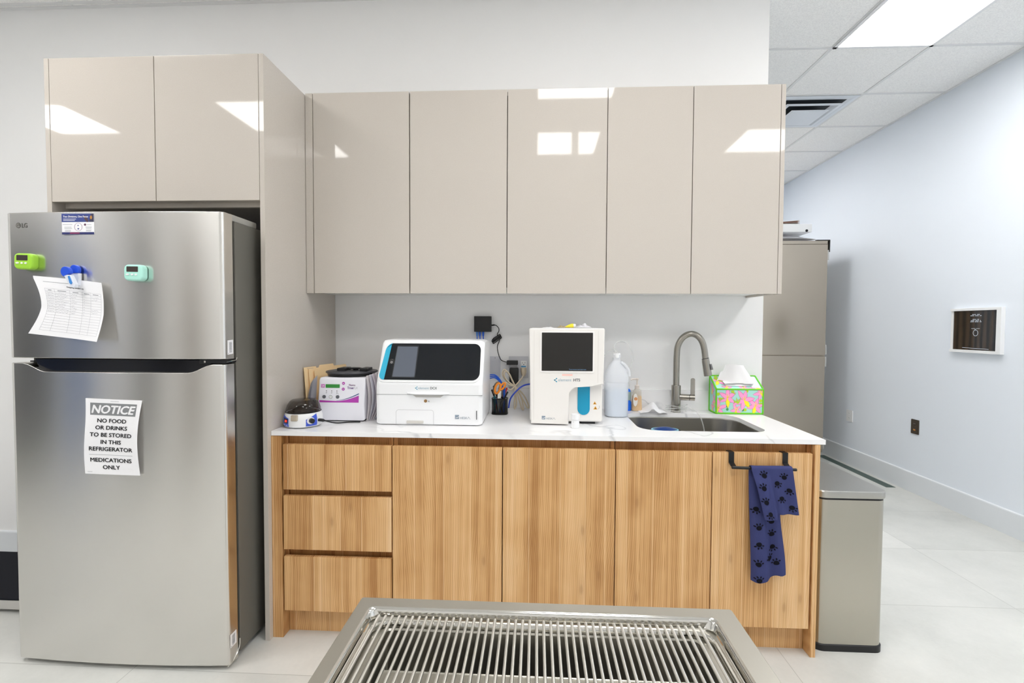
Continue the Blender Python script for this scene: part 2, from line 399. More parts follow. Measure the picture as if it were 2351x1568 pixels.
baseboard('baseboard_back', lambda u, v, w: (w, -u, v), XL, -0.975, 0.13)
baseboard('baseboard_far', lambda u, v, w: (w, YFAR-u, v), XL, XR, 0.166)

# ------------------------------------------------------------------ ceiling lights
M_EMIT = mat('light_diffuser', (1, 1, 1, 1), 0.6, emit=(1.0, 0.985, 0.965, 1), es=PANEL_STRENGTH)
M_LFRAME = mat('light_frame', lin(235, 236, 238), 0.4)
def ceiling_light(x0, x1, y0, y1, label):
    t = thing('ceiling_light', label, 'ceiling light', ((x0+x1)/2, (y0+y1)/2, CZ), group='square ceiling light panels')
    fr = MB()
    for (a, b, c, d) in ((x0, x1, y0, y0+0.022), (x0, x1, y1-0.022, y1), (x0, x0+0.022, y0, y1), (x1-0.022, x1, y0, y1)):
        fr.box(a, b, c, d, CZ-0.012, CZ-0.0046, 0.001)
    obj('frame', fr, M_LFRAME, t)
    obj('diffuser', MB().box(x0+0.02, x1-0.02, y0+0.02, y1-0.02, CZ-0.0075, CZ-0.005), M_EMIT, t, smooth=False)
ceiling_light(3.0625, 3.685, -0.045, 0.587, 'bright square light panel in the ceiling at the upper right')
ceiling_light(1.13, 1.755, -1.935, -1.305, 'square ceiling light panel over the far end of the exam table')
ceiling_light(1.13, 1.755, -3.195, -2.565, 'square ceiling light panel behind the lamp post, over the exam table')
ceiling_light(3.0625, 3.685, -3.195, -2.565, 'square ceiling light panel mirrored in the rightmost upper cupboard')
ceiling_light(-1.50, -0.86, -3.195, -2.565, 'square ceiling light panel in front of the steel refrigerator')
ceiling_light(3.0625, 3.685, -1.305, -0.675, 'unseen square light panel added in front of the one at the upper right, brightening the right wall')  # added out of view to lift the right wall and floor
ceiling_light(2.42, 3.0625, 3.135, 3.765, 'unseen square light panel added behind the steel cabinet to brighten the side room')  # hidden extra panel, added to brighten the side room
ceiling_light(-1.50, -0.86, -1.935, -1.305, 'unseen square light panel added near the refrigerator as extra room light')  # added fill panel out of view, for more light on the left
ceiling_light(-3.41, -2.78, -3.195, -2.565, 'square ceiling light panel farthest left, past the refrigerator')
ceiling_light(2.42, 3.0625, 1.87, 2.505, 'square ceiling light panel in the side room before the steel cabinet')

# ------------------------------------------------------------------ air diffuser in the side room ceiling
t = thing('ceiling_vent', 'white square louvred air diffuser in the ceiling beside the upper cupboards', 'vent', (3.38, 1.555, CZ))
x0, x1, y0, y1 = 3.074, 3.674, 1.252, 1.858
def sq_ring(mb, i0, z0, i1, z1):
    A = mb.verts([(x0+i0, y0+i0, z0), (x1-i0, y0+i0, z0), (x1-i0, y1-i0, z0), (x0+i0, y1-i0, z0)])
    B = mb.verts([(x0+i1, y0+i1, z1), (x1-i1, y0+i1, z1), (x1-i1, y1-i1, z1), (x0+i1, y1-i1, z1)])
    for k in range(4): mb.face([A[k], A[(k+1) % 4], B[(k+1) % 4], B[k]])
M_VENT = mat('vent_white', lin(222, 228, 236), 0.35)
obj('backing', MB().box(x0, x1, y0, y1, CZ-0.0055, CZ-0.0048), mat('vent_dark', lin(30, 36, 40), 0.6), t)
for nm, dims in (('frame', [(0, -0.006, 0.035, -0.012), (0.035, -0.012, 0.065, -0.006)]), ('louvre', [(0.075, -0.032, 0.105, -0.036), (0.105, -0.036, 0.135, -0.010)]), ('louvre', [(0.15, -0.05, 0.17, -0.053)])):
    mb = MB(); mb.fixn = False
    for (a, za, b, zb) in dims: sq_ring(mb, a, CZ+za, b, CZ+zb)
    if nm == 'louvre' and dims[0][0] == 0.15: mb.box(x0+0.165, x1-0.165, y0+0.165, y1-0.165, CZ-0.055, CZ-0.051, 0.002)
    obj(nm, mb, M_VENT, t, smooth=False)
obj('hub', MB().lathe([(0.03, -0.051), (0.03, -0.006)], ((x0+x1)/2, (y0+y1)/2, CZ), 12), M_VENT, t)

# ------------------------------------------------------------------ floor register
t = thing('floor_vent', 'long dark green slotted floor vent beside the right-hand wall', 'vent', (4.225, 2.05, 0))
fv = MB(); fv.box(4.170, 4.248, 1.56, 2.60, 0.0002, 0.003)
obj('plate', fv, mat('vent_green', lin(92, 108, 104), 0.5), t)
fv = MB()
for k in range(52): fv.box(4.178, 4.240, 1.57+k*0.0198, 1.578+k*0.0198, 0.003, 0.0042)
obj('slats', fv, mat('vent_green_dark', lin(70, 84, 80), 0.5), t)

# ------------------------------------------------------------------ unseen slabs added to streak the fridge steel; exam lamp mirrored in cupboards
struct('streak_panel_1', MB().box(XL, XL+0.05, -3.68, -2.70, 0, 2.4), mat('streak_charcoal', lin(46, 48, 52), 0.5))
struct('streak_panel_2', MB().box(XL, XL+0.05, -4.45, -3.86, 0, 2.4), mat('streak_blue', lin(84, 116, 172), 0.45))
struct('streak_panel_3', MB().box(-3.40, -2.95, YREAR, YREAR+0.05, 0, 2.4), mat('streak_grey', lin(84, 82, 80), 0.5))
struct('streak_panel_4', MB().box(-2.45, -2.15, YREAR, YREAR+0.05, 0, 2.4), mat('streak_tan', lin(112, 96, 78), 0.5))
t = thing('exam_lamp', 'white ceiling-hung exam lamp mirrored in the glossy upper cupboards', 'lamp', (1.49, -2.45, CZ))
AW = mat('arm_white', lin(222, 222, 222), 0.35)
obj('flange', MB().lathe([(0.10, -0.03), (0.10, -0.005)], (1.49, -2.45, CZ), 28), AW, t)
obj('post', MB().tube([(1.49, -2.45, CZ-0.03), (1.49, -2.45, 2.58)], 0.031, 20), AW, t)
obj('arm', MB().tube([(1.52, -2.45, 2.63), (0.60, -2.45, 2.64)], 0.026, 14), AW, t)
obj('arm', MB().tube([(0.60, -2.45, 2.66), (0.60, -2.45, 2.34), (0.92, -2.45, 2.30), (1.52, -2.45, 2.16)], 0.022, 14), AW, t)

# ================================================================== FRIDGE SURROUND (tall glossy cabinet)
YT = -0.715
t = thing('refrigerator_cabinet', 'tall glossy beige cabinet surround with two doors above the refrigerator', 'cabinet', (-0.48, -0.36, 0))
obj('side_panel', MB().box(-0.967, -0.946, YT, -0.002, 0, 2.512, 0.001), M_LAC, t)
rp = MB(); rp.use(M_LAC).box(-0.0205, 0.0, YT, -0.002, 0, 2.512, 0.001)
obj('side_panel', rp, None, t)
cb = MB(); cb.box(-0.945, -0.021, -0.69, -0.002, 2.49, 2.508); cb.box(-0.945, -0.021, -0.69, -0.002, 1.912, 1.93); cb.box(-0.945, -0.021, -0.03, -0.012, 1.93, 2.49)
obj('carcass', cb, M_LAC, t)
for (a, b) in ((-0.944, -0.4785), (-0.475, -0.0225)):
    obj('door', MB().box(a, b, YT, YT+0.02, 1.903, 2.512, 0.001), M_LAC, t)
obj('light_rail', MB().box(-0.945, -0.021, -0.655, -0.637, 1.888, 1.912, 0.001), M_LACE, t)

# ================================================================== WALL CABINETS
YU = -0.352; ZU0, ZU1 = 1.5347, 2.5178
def wall_cabinet(label, x0, x1, doors, filler=None, end=None):
    t = thing('wall_cabinet', label, 'cabinet', ((x0+x1)/2, YU/2, ZU0), group='glossy beige upper cupboards')
    cb = MB(); xe = x1-0.021 if end else x1
    cb.use(M_WHITEMEL).box(x0+0.001, xe-0.001, YU+0.021, -0.002, ZU0+0.012, ZU0+0.03)
    cb.use(M_LAC).box(x0+0.001, xe-0.001, YU+0.021, -0.002, ZU1-0.02, ZU1-0.002)
    cb.box(x0+0.001, x0+0.017, YU+0.021, -0.002, ZU0+0.03, ZU1-0.02); cb.box(xe-0.017, xe-0.001, YU+0.021, -0.002, ZU0+0.03, ZU1-0.02)
    cb.use(mat('gap_dark', lin(70, 62, 52), 0.6)).box(x0+0.017, xe-0.017, YU+0.0215, YU+0.03, ZU0+0.03, ZU1-0.02)
    obj('carcass', cb, None, t)
    for (a, b) in doors: obj('door', MB().box(a, b, YU, YU+0.02, ZU0, ZU1, 0.001), M_LAC, t)
    if filler: obj('filler_strip', MB().box(filler[0], filler[1], YU+0.001, YU+0.02, ZU0, ZU1, 0.001), M_LAC, t)
    if end: obj('end_panel', MB().box(x1-0.0195, x1, YU, -0.002, ZU0, ZU1, 0.001), M_LAC, t)
wall_cabinet('single-door glossy beige upper cupboard next to the refrigerator surround', 0.001, 0.5225, [(0.042, 0.5215)], filler=(0.002, 0.0385))
wall_cabinet('two-door glossy beige upper cupboard above the two white analyzers', 0.5235, 1.4835, [(0.5265, 1.0025), (1.0060, 1.4835)])
wall_cabinet('two-door glossy beige upper cupboard above the sink, at the open end', 1.4845, 2.3154, [(1.4875, 1.8875), (1.8910, 2.2935)], end=True)

# ================================================================== BASE CABINETS
YB = -0.692
def base_cabinet(label, x0, x1, end=False):
    t = thing('base_cabinet', label, 'cabinet', ((x0+x1)/2, -0.34, 0), group='wood-grain base cabinets')
    cb = MB(); cb.use(M_WOODSHADE)
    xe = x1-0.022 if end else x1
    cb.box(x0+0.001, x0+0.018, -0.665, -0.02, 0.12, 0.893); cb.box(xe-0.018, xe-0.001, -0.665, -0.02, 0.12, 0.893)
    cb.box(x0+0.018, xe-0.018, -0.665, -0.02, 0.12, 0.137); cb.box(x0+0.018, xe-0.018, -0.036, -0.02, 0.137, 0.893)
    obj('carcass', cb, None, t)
    obj('top_rail', MB().box(x0+0.018, xe-0.018, -0.655, -0.639, 0.835, 0.8935), M_WOODSHADE, t)
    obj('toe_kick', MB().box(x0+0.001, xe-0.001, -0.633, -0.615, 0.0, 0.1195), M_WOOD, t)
    return t
t = base_cabinet('wood-grain base unit with three drawers, under the two centrifuges', 0.047, 0.5335)
for (z0, z1) in ((0.660, 0.8585), (0.396, 0.633), (0.124, 0.3645)): obj('drawer_front', MB().box(0.0545, 0.5315, YB, YB+0.02, z0, z1, 0.0012), M_WOOD, t)
for z in (0.633, 0.3645): obj('drawer_rail', MB().box(0.066, 0.515, -0.655, -0.639, z-0.01, z+0.04), M_WOODSHADE, t)
obj('end_panel', MB().box(0.0, 0.0465, -0.689, -0.002, 0, 0.8935, 0.001), M_WOOD, t)
t = base_cabinet('wood-grain base cupboard with two wide doors, behind the exam table', 0.5345, 1.4855)
for (a, b) in ((0.5365, 1.0085), (1.0125, 1.4845)): obj('door', MB().box(a, b, YB, YB+0.02, 0.122, 0.8585, 0.0012), M_WOOD, t)
t = base_cabinet('wood-grain sink base cupboard with a towel bar on its right door', 1.4865, 2.3197, True)
for (a, b) in ((1.4885, 1.8825), (1.8865, 2.2880)): obj('door', MB().box(a, b, YB, YB+0.02, 0.122, 0.8570, 0.0012), M_WOOD, t)
obj('end_panel', MB().box(2.2985, 2.3197, -0.690, -0.002, 0, 0.8935, 0.001), M_WOOD, t)

# ================================================================== COUNTERTOP + SINK
t = thing('countertop', 'white quartz countertop with faint grey veins and an oval-cornered sink cutout', 'countertop', (1.17, -0.345, 0.895))
ct = MB(); bm = ct.bm
outer = [(0.002, -0.69), (2.34, -0.69), (2.34, -0.001), (0.002, -0.001)]
hole = rrect(1.618, 2.180, -0.560, -0.128, [0.095, 0.07, 0.11, 0.085], 8)
for z, in ((0.915,), (0.8955,)):
    o_ = ct.verts([(x, y, z) for x, y in outer]); h_ = ct.verts([(x, y, z) for x, y in hole])
    E = [bm.edges.new((o_[i], o_[(i+1) % 4])) for i in range(4)] + [bm.edges.new((h_[i], h_[(i+1) % len(h_)])) for i in range(len(h_))]
    bmesh.ops.triangle_fill(bm, edges=E, use_beauty=True)
    if z == 0.915: to, th = o_, h_
for i in range(4): ct.face([to[i], o_[i], o_[(i+1) % 4], to[(i+1) % 4]])
for i in range(len(hole)): j = (i+1) % len(hole); ct.face([th[i], th[j], h_[j], h_[i]])
obj('slab', ct, M_QTZ, t)
obj('backsplash', MB().box(0.002, 2.338, -0.016, -0.001, 0.9152, 1.026, 0.001), M_QTZ, t)
t = thing('sink', 'undermount stainless steel sink basin in the white countertop', 'sink', (1.9, -0.345, 0.70))
sk = MB(); sk.fixn = False
def off(p, d): cx, cy = 1.899, -0.344; return [(x+(d if x > cx else -d), y+(d if y > cy else -d)) for x, y in p]
rings = []
for (d, z) in ((0.02, 0.8950), (0.004, 0.8945), (0.002, 0.889), (0.0, 0.80), (-0.004, 0.735), (-0.02, 0.712), (-0.045, 0.705)):
    rings.append([(x, y, z) for x, y in off(hole, d)])
sk.loft(rings, True, False); sk.face([sk.bm.verts.new(p) for p in rings[-1]])
obj('basin', sk, M_SINK, t)
obj('drain', MB().lathe([(0.05, 0.7055), (0.05, 0.707), (0.035, 0.7065)], (1.9, -0.3, 0), 24), M_CHROME, t)

# ================================================================== REFRIGERATOR
XF0, XF1 = -0.944, -0.061
def fyd(x):                                     # gently bowed door front
    u = (x-(XF0+XF1)/2)/((XF1-XF0)/2); return -0.9005-0.017*(1-u*u)
fr = thing('refrigerator', 'brushed steel top-freezer refrigerator covered in magnets and notes', 'refrigerator', (-0.5, -0.5, 0))
bd = MB(); bd.box(-0.928, -0.062, -0.826, -0.06, 0.028, 1.79, 0.004)
obj('body', bd, M_FSIDE, fr)
gk = MB(); gk.box(-0.925, -0.07, -0.842, -0.825, 0.06, 1.225); gk.box(-0.925, -0.07, -0.842, -0.825, 1.245, 1.785)
obj('gasket', gk, M_BLACK, fr)
def door_mesh(z0, top, ztmax):
    mb = MB(); n = 48; rings = []
    xs = [XF0 + (XF1-XF0)*i/n for i in range(n+1)]
    xs = sorted(set(xs + [-0.891, -0.107, XF0+0.004, XF0+0.010, XF1-0.004, XF1-0.010]))
    for x in xs:
        e = min(x-XF0, XF1-x); rd = 0.012
        yf = fyd(x) + (rd-math.sqrt(max(0, rd*rd-(rd-min(e, rd))**2)) if e < rd else 0)
        z1 = top(x); b = 0.003
        rings.append([(x, yf+b, z0), (x, yf, z0+b), (x, yf, z1-b), (x, yf+b, z1), (x, -0.843, z1), (x, -0.843, z0)])
    mb.loft(rings, True, True); return mb
def scoop(x):
    def s(a): a = max(0, min(1, a)); return a*a*(3-2*a)
    l = s((x+0.891)/0.105); rr = s((-0.107-x)/0.10)
    return 1.2205-0.033*min(l, rr)
d1 = obj('freezer_door', door_mesh(1.2405, lambda x: 1.8125, 0), M_STEEL, fr, ang=50)
d2 = obj('fridge_door', door_mesh(0.018, scoop, 0), M_STEEL, fr, ang=50)
hr = MB()
pts = [(x, scoop(x)-0.004) for x in [-0.86+0.73*i/30 for i in range(31)]]
pts = [(-0.855, 1.236)] + [(x, z) for x, z in pts if x > -0.855 and x < -0.125] + [(-0.125, 1.236)]
hr.prism(pts, -0.888, -0.846, fxz, 0.002)
obj('handle_recess', hr, mat('handle_black', lin(16, 17, 22), 0.15), d2)
hg = MB(); hg.use(M_BLACK).box(-0.17, -0.064, -0.895, -0.80, 1.2235, 1.2385, 0.002); hg.use(M_CHROME).box(-0.148, -0.140, -0.8985, -0.894, 1.2265, 1.2345, 0.001)
hg.tube([(-0.066, -0.885, 1.229), (-0.060, -0.86, 1.232), (-0.0585, -0.835, 1.234), (-0.0585, -0.828, 1.243)], 0.0025, 6)
obj('hinge', hg, None, fr)
hc = MB(); hc.prism(rrect(-0.19, -0.066, -0.89, -0.66, 0.012), 1.8145, 1.832, lambda u, v, w: (u, v, w), 0.0)
bmesh.ops.translate(hc.bm, verts=hc.bm.verts, vec=(0, 0, -0.002))
hc2 = MB(); hc2.box(-0.19, -0.068, -0.84, -0.66, 1.79, 1.818, 0.006)
hc.bm.free(); obj('hinge_cover', hc2, mat('hinge_grey', lin(158, 156, 150), 0.4), fr)
for x in (-0.83, -0.125):
    obj('foot', MB().lathe([(0.024, 0.0), (0.026, 0.008), (0.020, 0.03)], (x, -0.80, 0), 16), M_BLACK, fr)
    obj('foot', MB().lathe([(0.024, 0.0), (0.020, 0.03)], (x, -0.12, 0), 16), M_BLACK, fr)
obj('base_grille', MB().box(-0.80, -0.155, -0.82, -0.80, 0.006, 0.03, 0.002), M_BLACK, fr)
hb = MB(); hb.tube(smoothpath([(-0.068, -0.90, 0.014), (-0.062, -0.875, 0.022), (-0.0595, -0.85, 0.04), (-0.0588, -0.836, 0.06), (-0.0588, -0.834, 0.09)], 4), 0.0022, 6)
obj('hinge', hb, M_CHROME, fr)
# lettering on the freezer door: round emblem and two capitals
lg = MB(); f2 = lambda cx, cz: (lambda x, y: (cx+x, fyd(cx+x)-0.0006, cz+y))
lg.use(mat('logo_grey', lin(86, 84, 80), 0.4)).disc(-0.889, 1.7625, 0.0107, f2(0, 0), 24)
lg.text('LG', 0.0250, f2(-0.8752, 1.7535), 'LEFT', 0.0004, 0, 0.88)
lg.use(mat('logo_light', lin(170, 168, 162), 0.4))
g2 = lambda x, y: (-0.889+x, fyd(-0.889)-0.0011, 1.7625+y)
lg.ribbon([(0.0062*math.cos(a), 0.0062*math.sin(a)) for a in [0.9+PI*1.6*k/12 for k in range(13)]], 0.0012, g2); lg.ribbon([(0, 0.004), (0, -0.003), (0.003, -0.003)], 0.0012, g2)
obj('logo', lg, None, d1, smooth=False)
def barcode(y0, y1, z0, z1, slant, seed, door):
    rn = random.Random(seed); fn = lambda u, v: (-0.0607, y0+(y1-y0)*u, z0+(z1-z0)*v+slant*u)
    mb = MB(); mb.use(M_PAPER).poly([fn(0, 0), fn(1, 0), fn(1, 1), fn(0, 1)])
    fm = lambda u, v: (-0.0602, y0+(y1-y0)*u, z0+(z1-z0)*v+slant*u); mb.use(M_INKG); v = 0.12
    while v < 0.86:
        h = rn.choice((0.012, 0.02, 0.03)); mb.poly([fm(0.3, v), fm(0.75, v), fm(0.75, v+h), fm(0.3, v+h)]); v += h+rn.choice((0.015, 0.025))
    mb.use(M_INK).poly([fm(0.1, 0.06), fm(0.2, 0.06), fm(0.2, 0.1), fm(0.1, 0.1)])
    o = obj('barcode_label', mb, None, door, smooth=False); o['label'] = 'white barcode sticker'
barcode(-0.884, -0.848, 1.258, 1.314, 0.002, 1, d1); barcode(-0.893, -0.853, 0.084, 0.138, 0.0, 2, d2)

# ------------------------------------------------------------------ things on the refrigerator doors
t = thing('card_magnet', 'blue and white business-card magnet at the top of the freezer door', 'magnet', (-0.63, -0.917, 1.764))
cx0, cx1, cz0, cz1 = -0.6955, -0.5645, 1.7235, 1.8035
cd = MB(); yk = fyd(-0.63)-0.0022
fc = lambda x, y: (cx0+x*(cx1-cx0), yk, cz0+y*(cz1-cz0))
fk = lambda d: (lambda x, y: (cx0+x*(cx1-cx0), yk-d, cz0+y*(cz1-cz0)))
cd.use(M_PAPER).box(cx0, cx1, yk, yk+0.0012, cz0, cz1, 0.0003)
M_NAVY = mat('print_navy', lin(58, 72, 138), 0.5); M_DNAVY = mat('print_dark_navy', lin(40, 46, 104), 0.5)
cd.use(M_NAVY).poly([fk(.0003)(*p) for p in ((0, .6), (1, .6), (1, 1), (0, 1))])
cd.use(M_DNAVY).poly([fk(.0003)(*p) for p in ((0, 0), (1, 0), (1, .11), (0, .11))])
cd.use(mat('print_maroon', lin(130, 50, 90), 0.5)).poly([fk(.0005)(*p) for p in ((.25, .03), (.55, .03), (.55, .1), (.25, .1))])
cd.use(mat('print_brown', lin(88, 66, 72), 0.5)); cd.disc(.76, .75, .05, fk(.0005), 14, .17, 0.3); cd.use(mat('print_dark', lin(58, 58, 84), 0.5)).poly([fk(.0004)(*p) for p in ((.86, .6), (1, .6), (1, 1), (.92, 1), (.87, .8))])
cd.use(mat('print_amber', lin(186, 132, 66), 0.5)).disc(.915, .82, .035, fk(.0006), 12, .09)
cd.use(M_PAPER); W = cx1-cx0; H = cz1-cz0
cd.text('Two Divisions, One Focus', 0.0095, lambda x, y: (cx0+.05*W+x, yk-.0006, cz0+.82*H+y), 'LEFT', 0.0003)
for zz, L in ((.745, .40), (.675, .36)): cd.ribbon([(.05, zz), (.05+L, zz)], .022, fk(.0005))
cd.disc(.515, .36, .135, fk(.0004), 24, .215)
cd.use(mat('print_ring', lin(150, 110, 140), 0.5)).ribbon([(.515+.118*math.cos(a), .36+.19*math.sin(a)) for a in [2*PI*k/24 for k in range(25)]], .014, fk(.0006))
cd.use(M_NAVY); cd.disc(.515, .27, .03, fk(.0006), 8, .035); cd.disc(.51, .43, .02, fk(.0006), 8, .03)
cd.use(mat('print_plum', lin(104, 66, 92), 0.5)).disc(.725, .47, .034, fk(.0006), 14, .055)
cd.use(M_INKG)
for a, b, zz in ((.03, .33, .48), (.08, .3, .35), (.08, .32, .29), (.1, .28, .2), (.1, .28, .15), (.78, .92, .47), (.74, .93, .35), (.75, .92, .3), (.75, .92, .21), (.75, .9, .16)): cd.ribbon([(a, zz), (b, zz)], .018, fk(.0005))
obj('card', cd, None, t, smooth=False)

def timer(label, cx, cz, rot, col, bcol):
    y0 = fyd(cx)
    t = thing('kitchen_timer', label, 'timer', (cx, y0-0.002, cz), group='magnetic kitchen timers')
    c, s = math.cos(rot), math.sin(rot); fr2 = lambda u, v, w: (u*c-v*s, w, u*s+v*c)
    rr_ = lambda d, y: [fr2(px_, pz_, y) for px_, pz_ in rrect(-0.038+d, 0.038-d, -0.031+d, 0.031-d, 0.017-d, 7)]
    obj('case', MB().loft([rr_(0.008, -0.0265), rr_(0.0045, -0.0262), rr_(0.0018, -0.0245), rr_(0.0003, -0.0215), rr_(0.0, -0.018), rr_(0.0, -0.004), rr_(0.002, 0.0)]), col, t, local=True)
    obj('display', MB().prism(rrect(-0.026, 0.020, 0.0025, 0.0235, 0.002, 2), -0.0268, -0.02, fr2, 0.0004), mat('lcd_dark', lin(66, 58, 54), 0.25), t, local=True)
    for bx, rx in ((-0.0215, 0.0065), (-0.003, 0.0048), (0.0125, 0.0048)):
        b = MB(); fn = lambda x, y: fr2(x, y, -0.0288); pts = [(bx+rx*math.cos(2*PI*k/14), -0.0075+0.0036*math.sin(2*PI*k/14)) for k in range(14)]
        obj('button', b.prism(pts, -0.0288, -0.02, fr2, 0.001), M_WHITEP, t, local=True)
    m = MB(); fn = lambda x, y: fr2(x, y, -0.0263)
    m.ribbon([(-0.026, -0.0155), (-0.016, -0.0155)], 0.0022, fn); m.ribbon([(-0.002, -0.0165), (0.011, -0.0165)], 0.0022, fn)
    obj('lettering', m, bcol, t, local=True, smooth=False)
    obj('magnet_back', MB().box(-0.02, 0.02, -0.001, 0.002, -0.015, 0.015), M_BLACK, t, local=True)
timer('lime green digital timer on the left edge of the freezer door', -0.8405, 1.6185, -0.03, mat('lime_plastic', lin(160, 214, 62), 0.35), mat('lime_print', lin(112, 160, 40), 0.6))
timer('mint green digital timer at the middle of the freezer door', -0.3885, 1.573, -0.02, mat('mint_plastic', lin(176, 232, 218), 0.35), mat('mint_print', lin(120, 178, 170), 0.6))

# log sheet hanging from the clip, curling away from the door
P00, P10, P11, P01 = V((-0.818, 0, 1.3385)), V((-0.519, 0, 1.308)), V((-0.5235, 0, 1.5345)), V((-0.802, 0, 1.5625))
def sheet(u, v):
    p = (P00*(1-u)+P10*u)*(1-v)+(P01*(1-u)+P11*u)*v
    bow = 0.036*math.sin(PI*min(1, max(0, v*1.03)))*(1-u)**1.6
    p.x += bow + 0.010*math.sin(PI*v)*u**2
    p.z += 0.004*math.sin(PI*u)*(v-0.5)
    c = ((u-0.55)**2)*2.2
    p.y = fyd(p.x) - 0.006 - 0.030*c*(0.35+0.65*abs(v-0.45)*1.6) - 0.05*max(0, u-0.6)*(1-v)**1.5 - 0.012*(1-v)
    return p
def on_sheet(d):
    def fn(u, v):
        p = sheet(u, v); a = sheet(u+0.004, v)-p; b = sheet(u, v+0.004)-p; n = a.cross(b).normalized()
        return p + n*d
    return fn
t = thing('log_sheet', 'curling white printed log sheet held to the freezer door by a blue clip', 'paper', (-0.66, -0.917, 1.31))
mb = MB(); obj('page', mb.grid(sheet, 24, 24, -0.0004), M_PAPER, t, ang=60)
fn = on_sheet(0.0008)
mb = MB(); mb.use(M_INKL)
cols = [0.10, 0.24, 0.47, 0.665, 0.80, 0.965]; zt = 0.80; zb = 0.085; nr = 16
for k in range(nr+1):
    z = zt-(zt-zb)*k/nr; mb.ribbon([(0.10+0.865*i/12, z) for i in range(13)], 0.0034, fn)
for c in cols: mb.ribbon([(c, zb+(zt-zb)*i/10) for i in range(11)], 0.0032, fn)
obj('ruled_table', mb, None, t, smooth=False)
mb = MB(); mb.use(M_INK).text('Outgoing Sample Log', 0.030, lambda x, y: fn(0.56+x*1.0, 0.845+y*1.15), 'CENTER', 0.0002)
mb.use(M_INKG)
for c, wd in ((0.17, .05), (0.35, .13), (0.56, .09), (0.735, .09), (0.88, .09)): mb.ribbon([(c-wd/2, 0.775), (c+wd/2, 0.775)], 0.011, fn)
mb.ribbon([(0.11+0.04*i, 0.915) for i in range(12)], 0.007, fn)
obj('lettering', mb, None, t, smooth=False)
mb = MB(); rn = random.Random(5)
for k in range(8):
    z = zt-(zt-zb)*(k+1.6)/nr
    for c0, c1 in ((0.11, 0.22), (0.25, 0.25+rn.uniform(.08, .2)), (0.485, 0.485+rn.uniform(.03, .12)), (0.68, 0.70), (0.81, 0.81+(rn.uniform(.08, .13) if k in (0, 1, 5, 6) else 0.0))):
        if c1-c0 < 0.015: continue
        n = int((c1-c0)/0.012)+1
        mb.ribbon([(c0+(c1-c0)*i/n, z+rn.uniform(-.011, .011)) for i in range(n+1)], 0.004, fn)
obj('handwriting', mb, M_INKL, t, smooth=False)

t = thing('magnetic_clip', 'blue and white plastic magnetic clip gripping the log sheet', 'clip', (-0.635, -0.917, 1.51))
BL = mat('clip_blue', lin(38, 84, 214), 0.35); CW = mat('clip_white', lin(226, 230, 240), 0.35)
def lobe(cx, cz, rx, rz, rot, y0, y1):
    c, s = math.cos(rot), math.sin(rot); pts = []
    for k in range(20):
        a = 2*PI*k/20; x, z = rx*math.cos(a), rz*math.sin(a)
        if z < -rz*0.55: z = -rz*0.55
        pts.append((cx+x*c-z*s, cz+x*s+z*c))
    return MB().prism(pts, y0, y1, fxz, 0.003)
obj('handle', lobe(-0.6400, 1.5735, 0.0190, 0.0215, 0.42, -0.965, -0.952), BL, t)
obj('handle', lobe(-0.6350, 1.5840, 0.0180, 0.0205, 0.0, -0.936, -0.922), BL, t)
j1 = MB().prism([(-0.6490, 1.565), (-0.6200, 1.562), (-0.6025, 1.527), (-0.6045, 1.517), (-0.6135, 1.514), (-0.627, 1.523)], -0.964, -0.950, fxz, 0.002)
obj('jaw', j1, CW, t)
obj('jaw', MB().prism([(-0.648, 1.572), (-0.617, 1.572), (-0.617, 1.556), (-0.619, 1.526), (-0.633, 1.520), (-0.645, 1.55)], -0.934, -0.921, fxz, 0.002), CW, t)
obj('spring', MB().prism([(-0.6285, 1.557), (-0.6225, 1.559), (-0.6120, 1.532), (-0.617, 1.526), (-0.622, 1.531)], -0.967, -0.962, fxz, 0.001), mat('clip_blue_light', lin(66, 140, 216), 0.3), t)

# printed notice sheet on the lower door
t = thing('notice_sign', 'white paper NOTICE sign with black capitals on the refrigerator door', 'sign', (-0.5, -0.917, 0.785))
A00, A10, A11, A01 = V((-0.6175, 0, 0.7885)), V((-0.3925, 0, 0.7845)), V((-0.3835, 0, 1.0785)), V((-0.6145, 0, 1.0855))
def nsheet(u, v):
    p = (A00*(1-u)+A10*u)*(1-v)+(A01*(1-u)+A11*u)*v
    p.x += -0.004*math.sin(2*PI*v)*(1-u)*0.8 - 0.008*math.sin(PI*v)*u
    p.y = fyd(p.x) - 0.003 - 0.012*(u**2)*math.sin(PI*v) - 0.006*(1-u)**2*math.sin(PI*v) - 0.006*(1-v)**3
    return p
def on_n(d):
    def fn(u, v):
        p = nsheet(u, v); a = nsheet(u+.004, v)-p; b = nsheet(u, v+.004)-p; return p+a.cross(b).normalized()*d
    return fn
obj('page', MB().grid(nsheet, 14, 18, -0.0004), M_PAPER, t, ang=60)
mb = MB(); fn = on_n(0.0007); mb.use(M_DGREY)
g0, g1, h0, h1 = 0.085, 0.925, 0.785, 0.945
for i in range(10):
    a, b = g0+(g1-g0)*i/10, g0+(g1-g0)*(i+1)/10; mb.poly([fn(a, h0), fn(b, h0), fn(b, h1), fn(a, h1)])
obj('banner', mb, None, t, smooth=False)
mb = MB(); fn = on_n(0.0012)
mb.use(M_PAPER).text('NOTICE', 0.150, lambda x, y: fn(0.49+x*1.42, 0.812+y*1.0), 'CENTER', 0.006, 0.22)
mb.use(M_INK)
for s, z, k in (('NO FOOD', .690, 1.0), ('OR DRINKS', .597, 1.0), ('TO BE STORED', .502, 1.0), ('IN THIS', .408, 1.0), ('REFRIGERATOR', .314, 1.0), ('MEDICATIONS', .167, 1.0), ('ONLY', .073, 1.0)):
    mb.text(s, 0.073, lambda x, y, z=z: fn(0.492+x*1.60, z+y*1.0), 'CENTER', 0.0022)
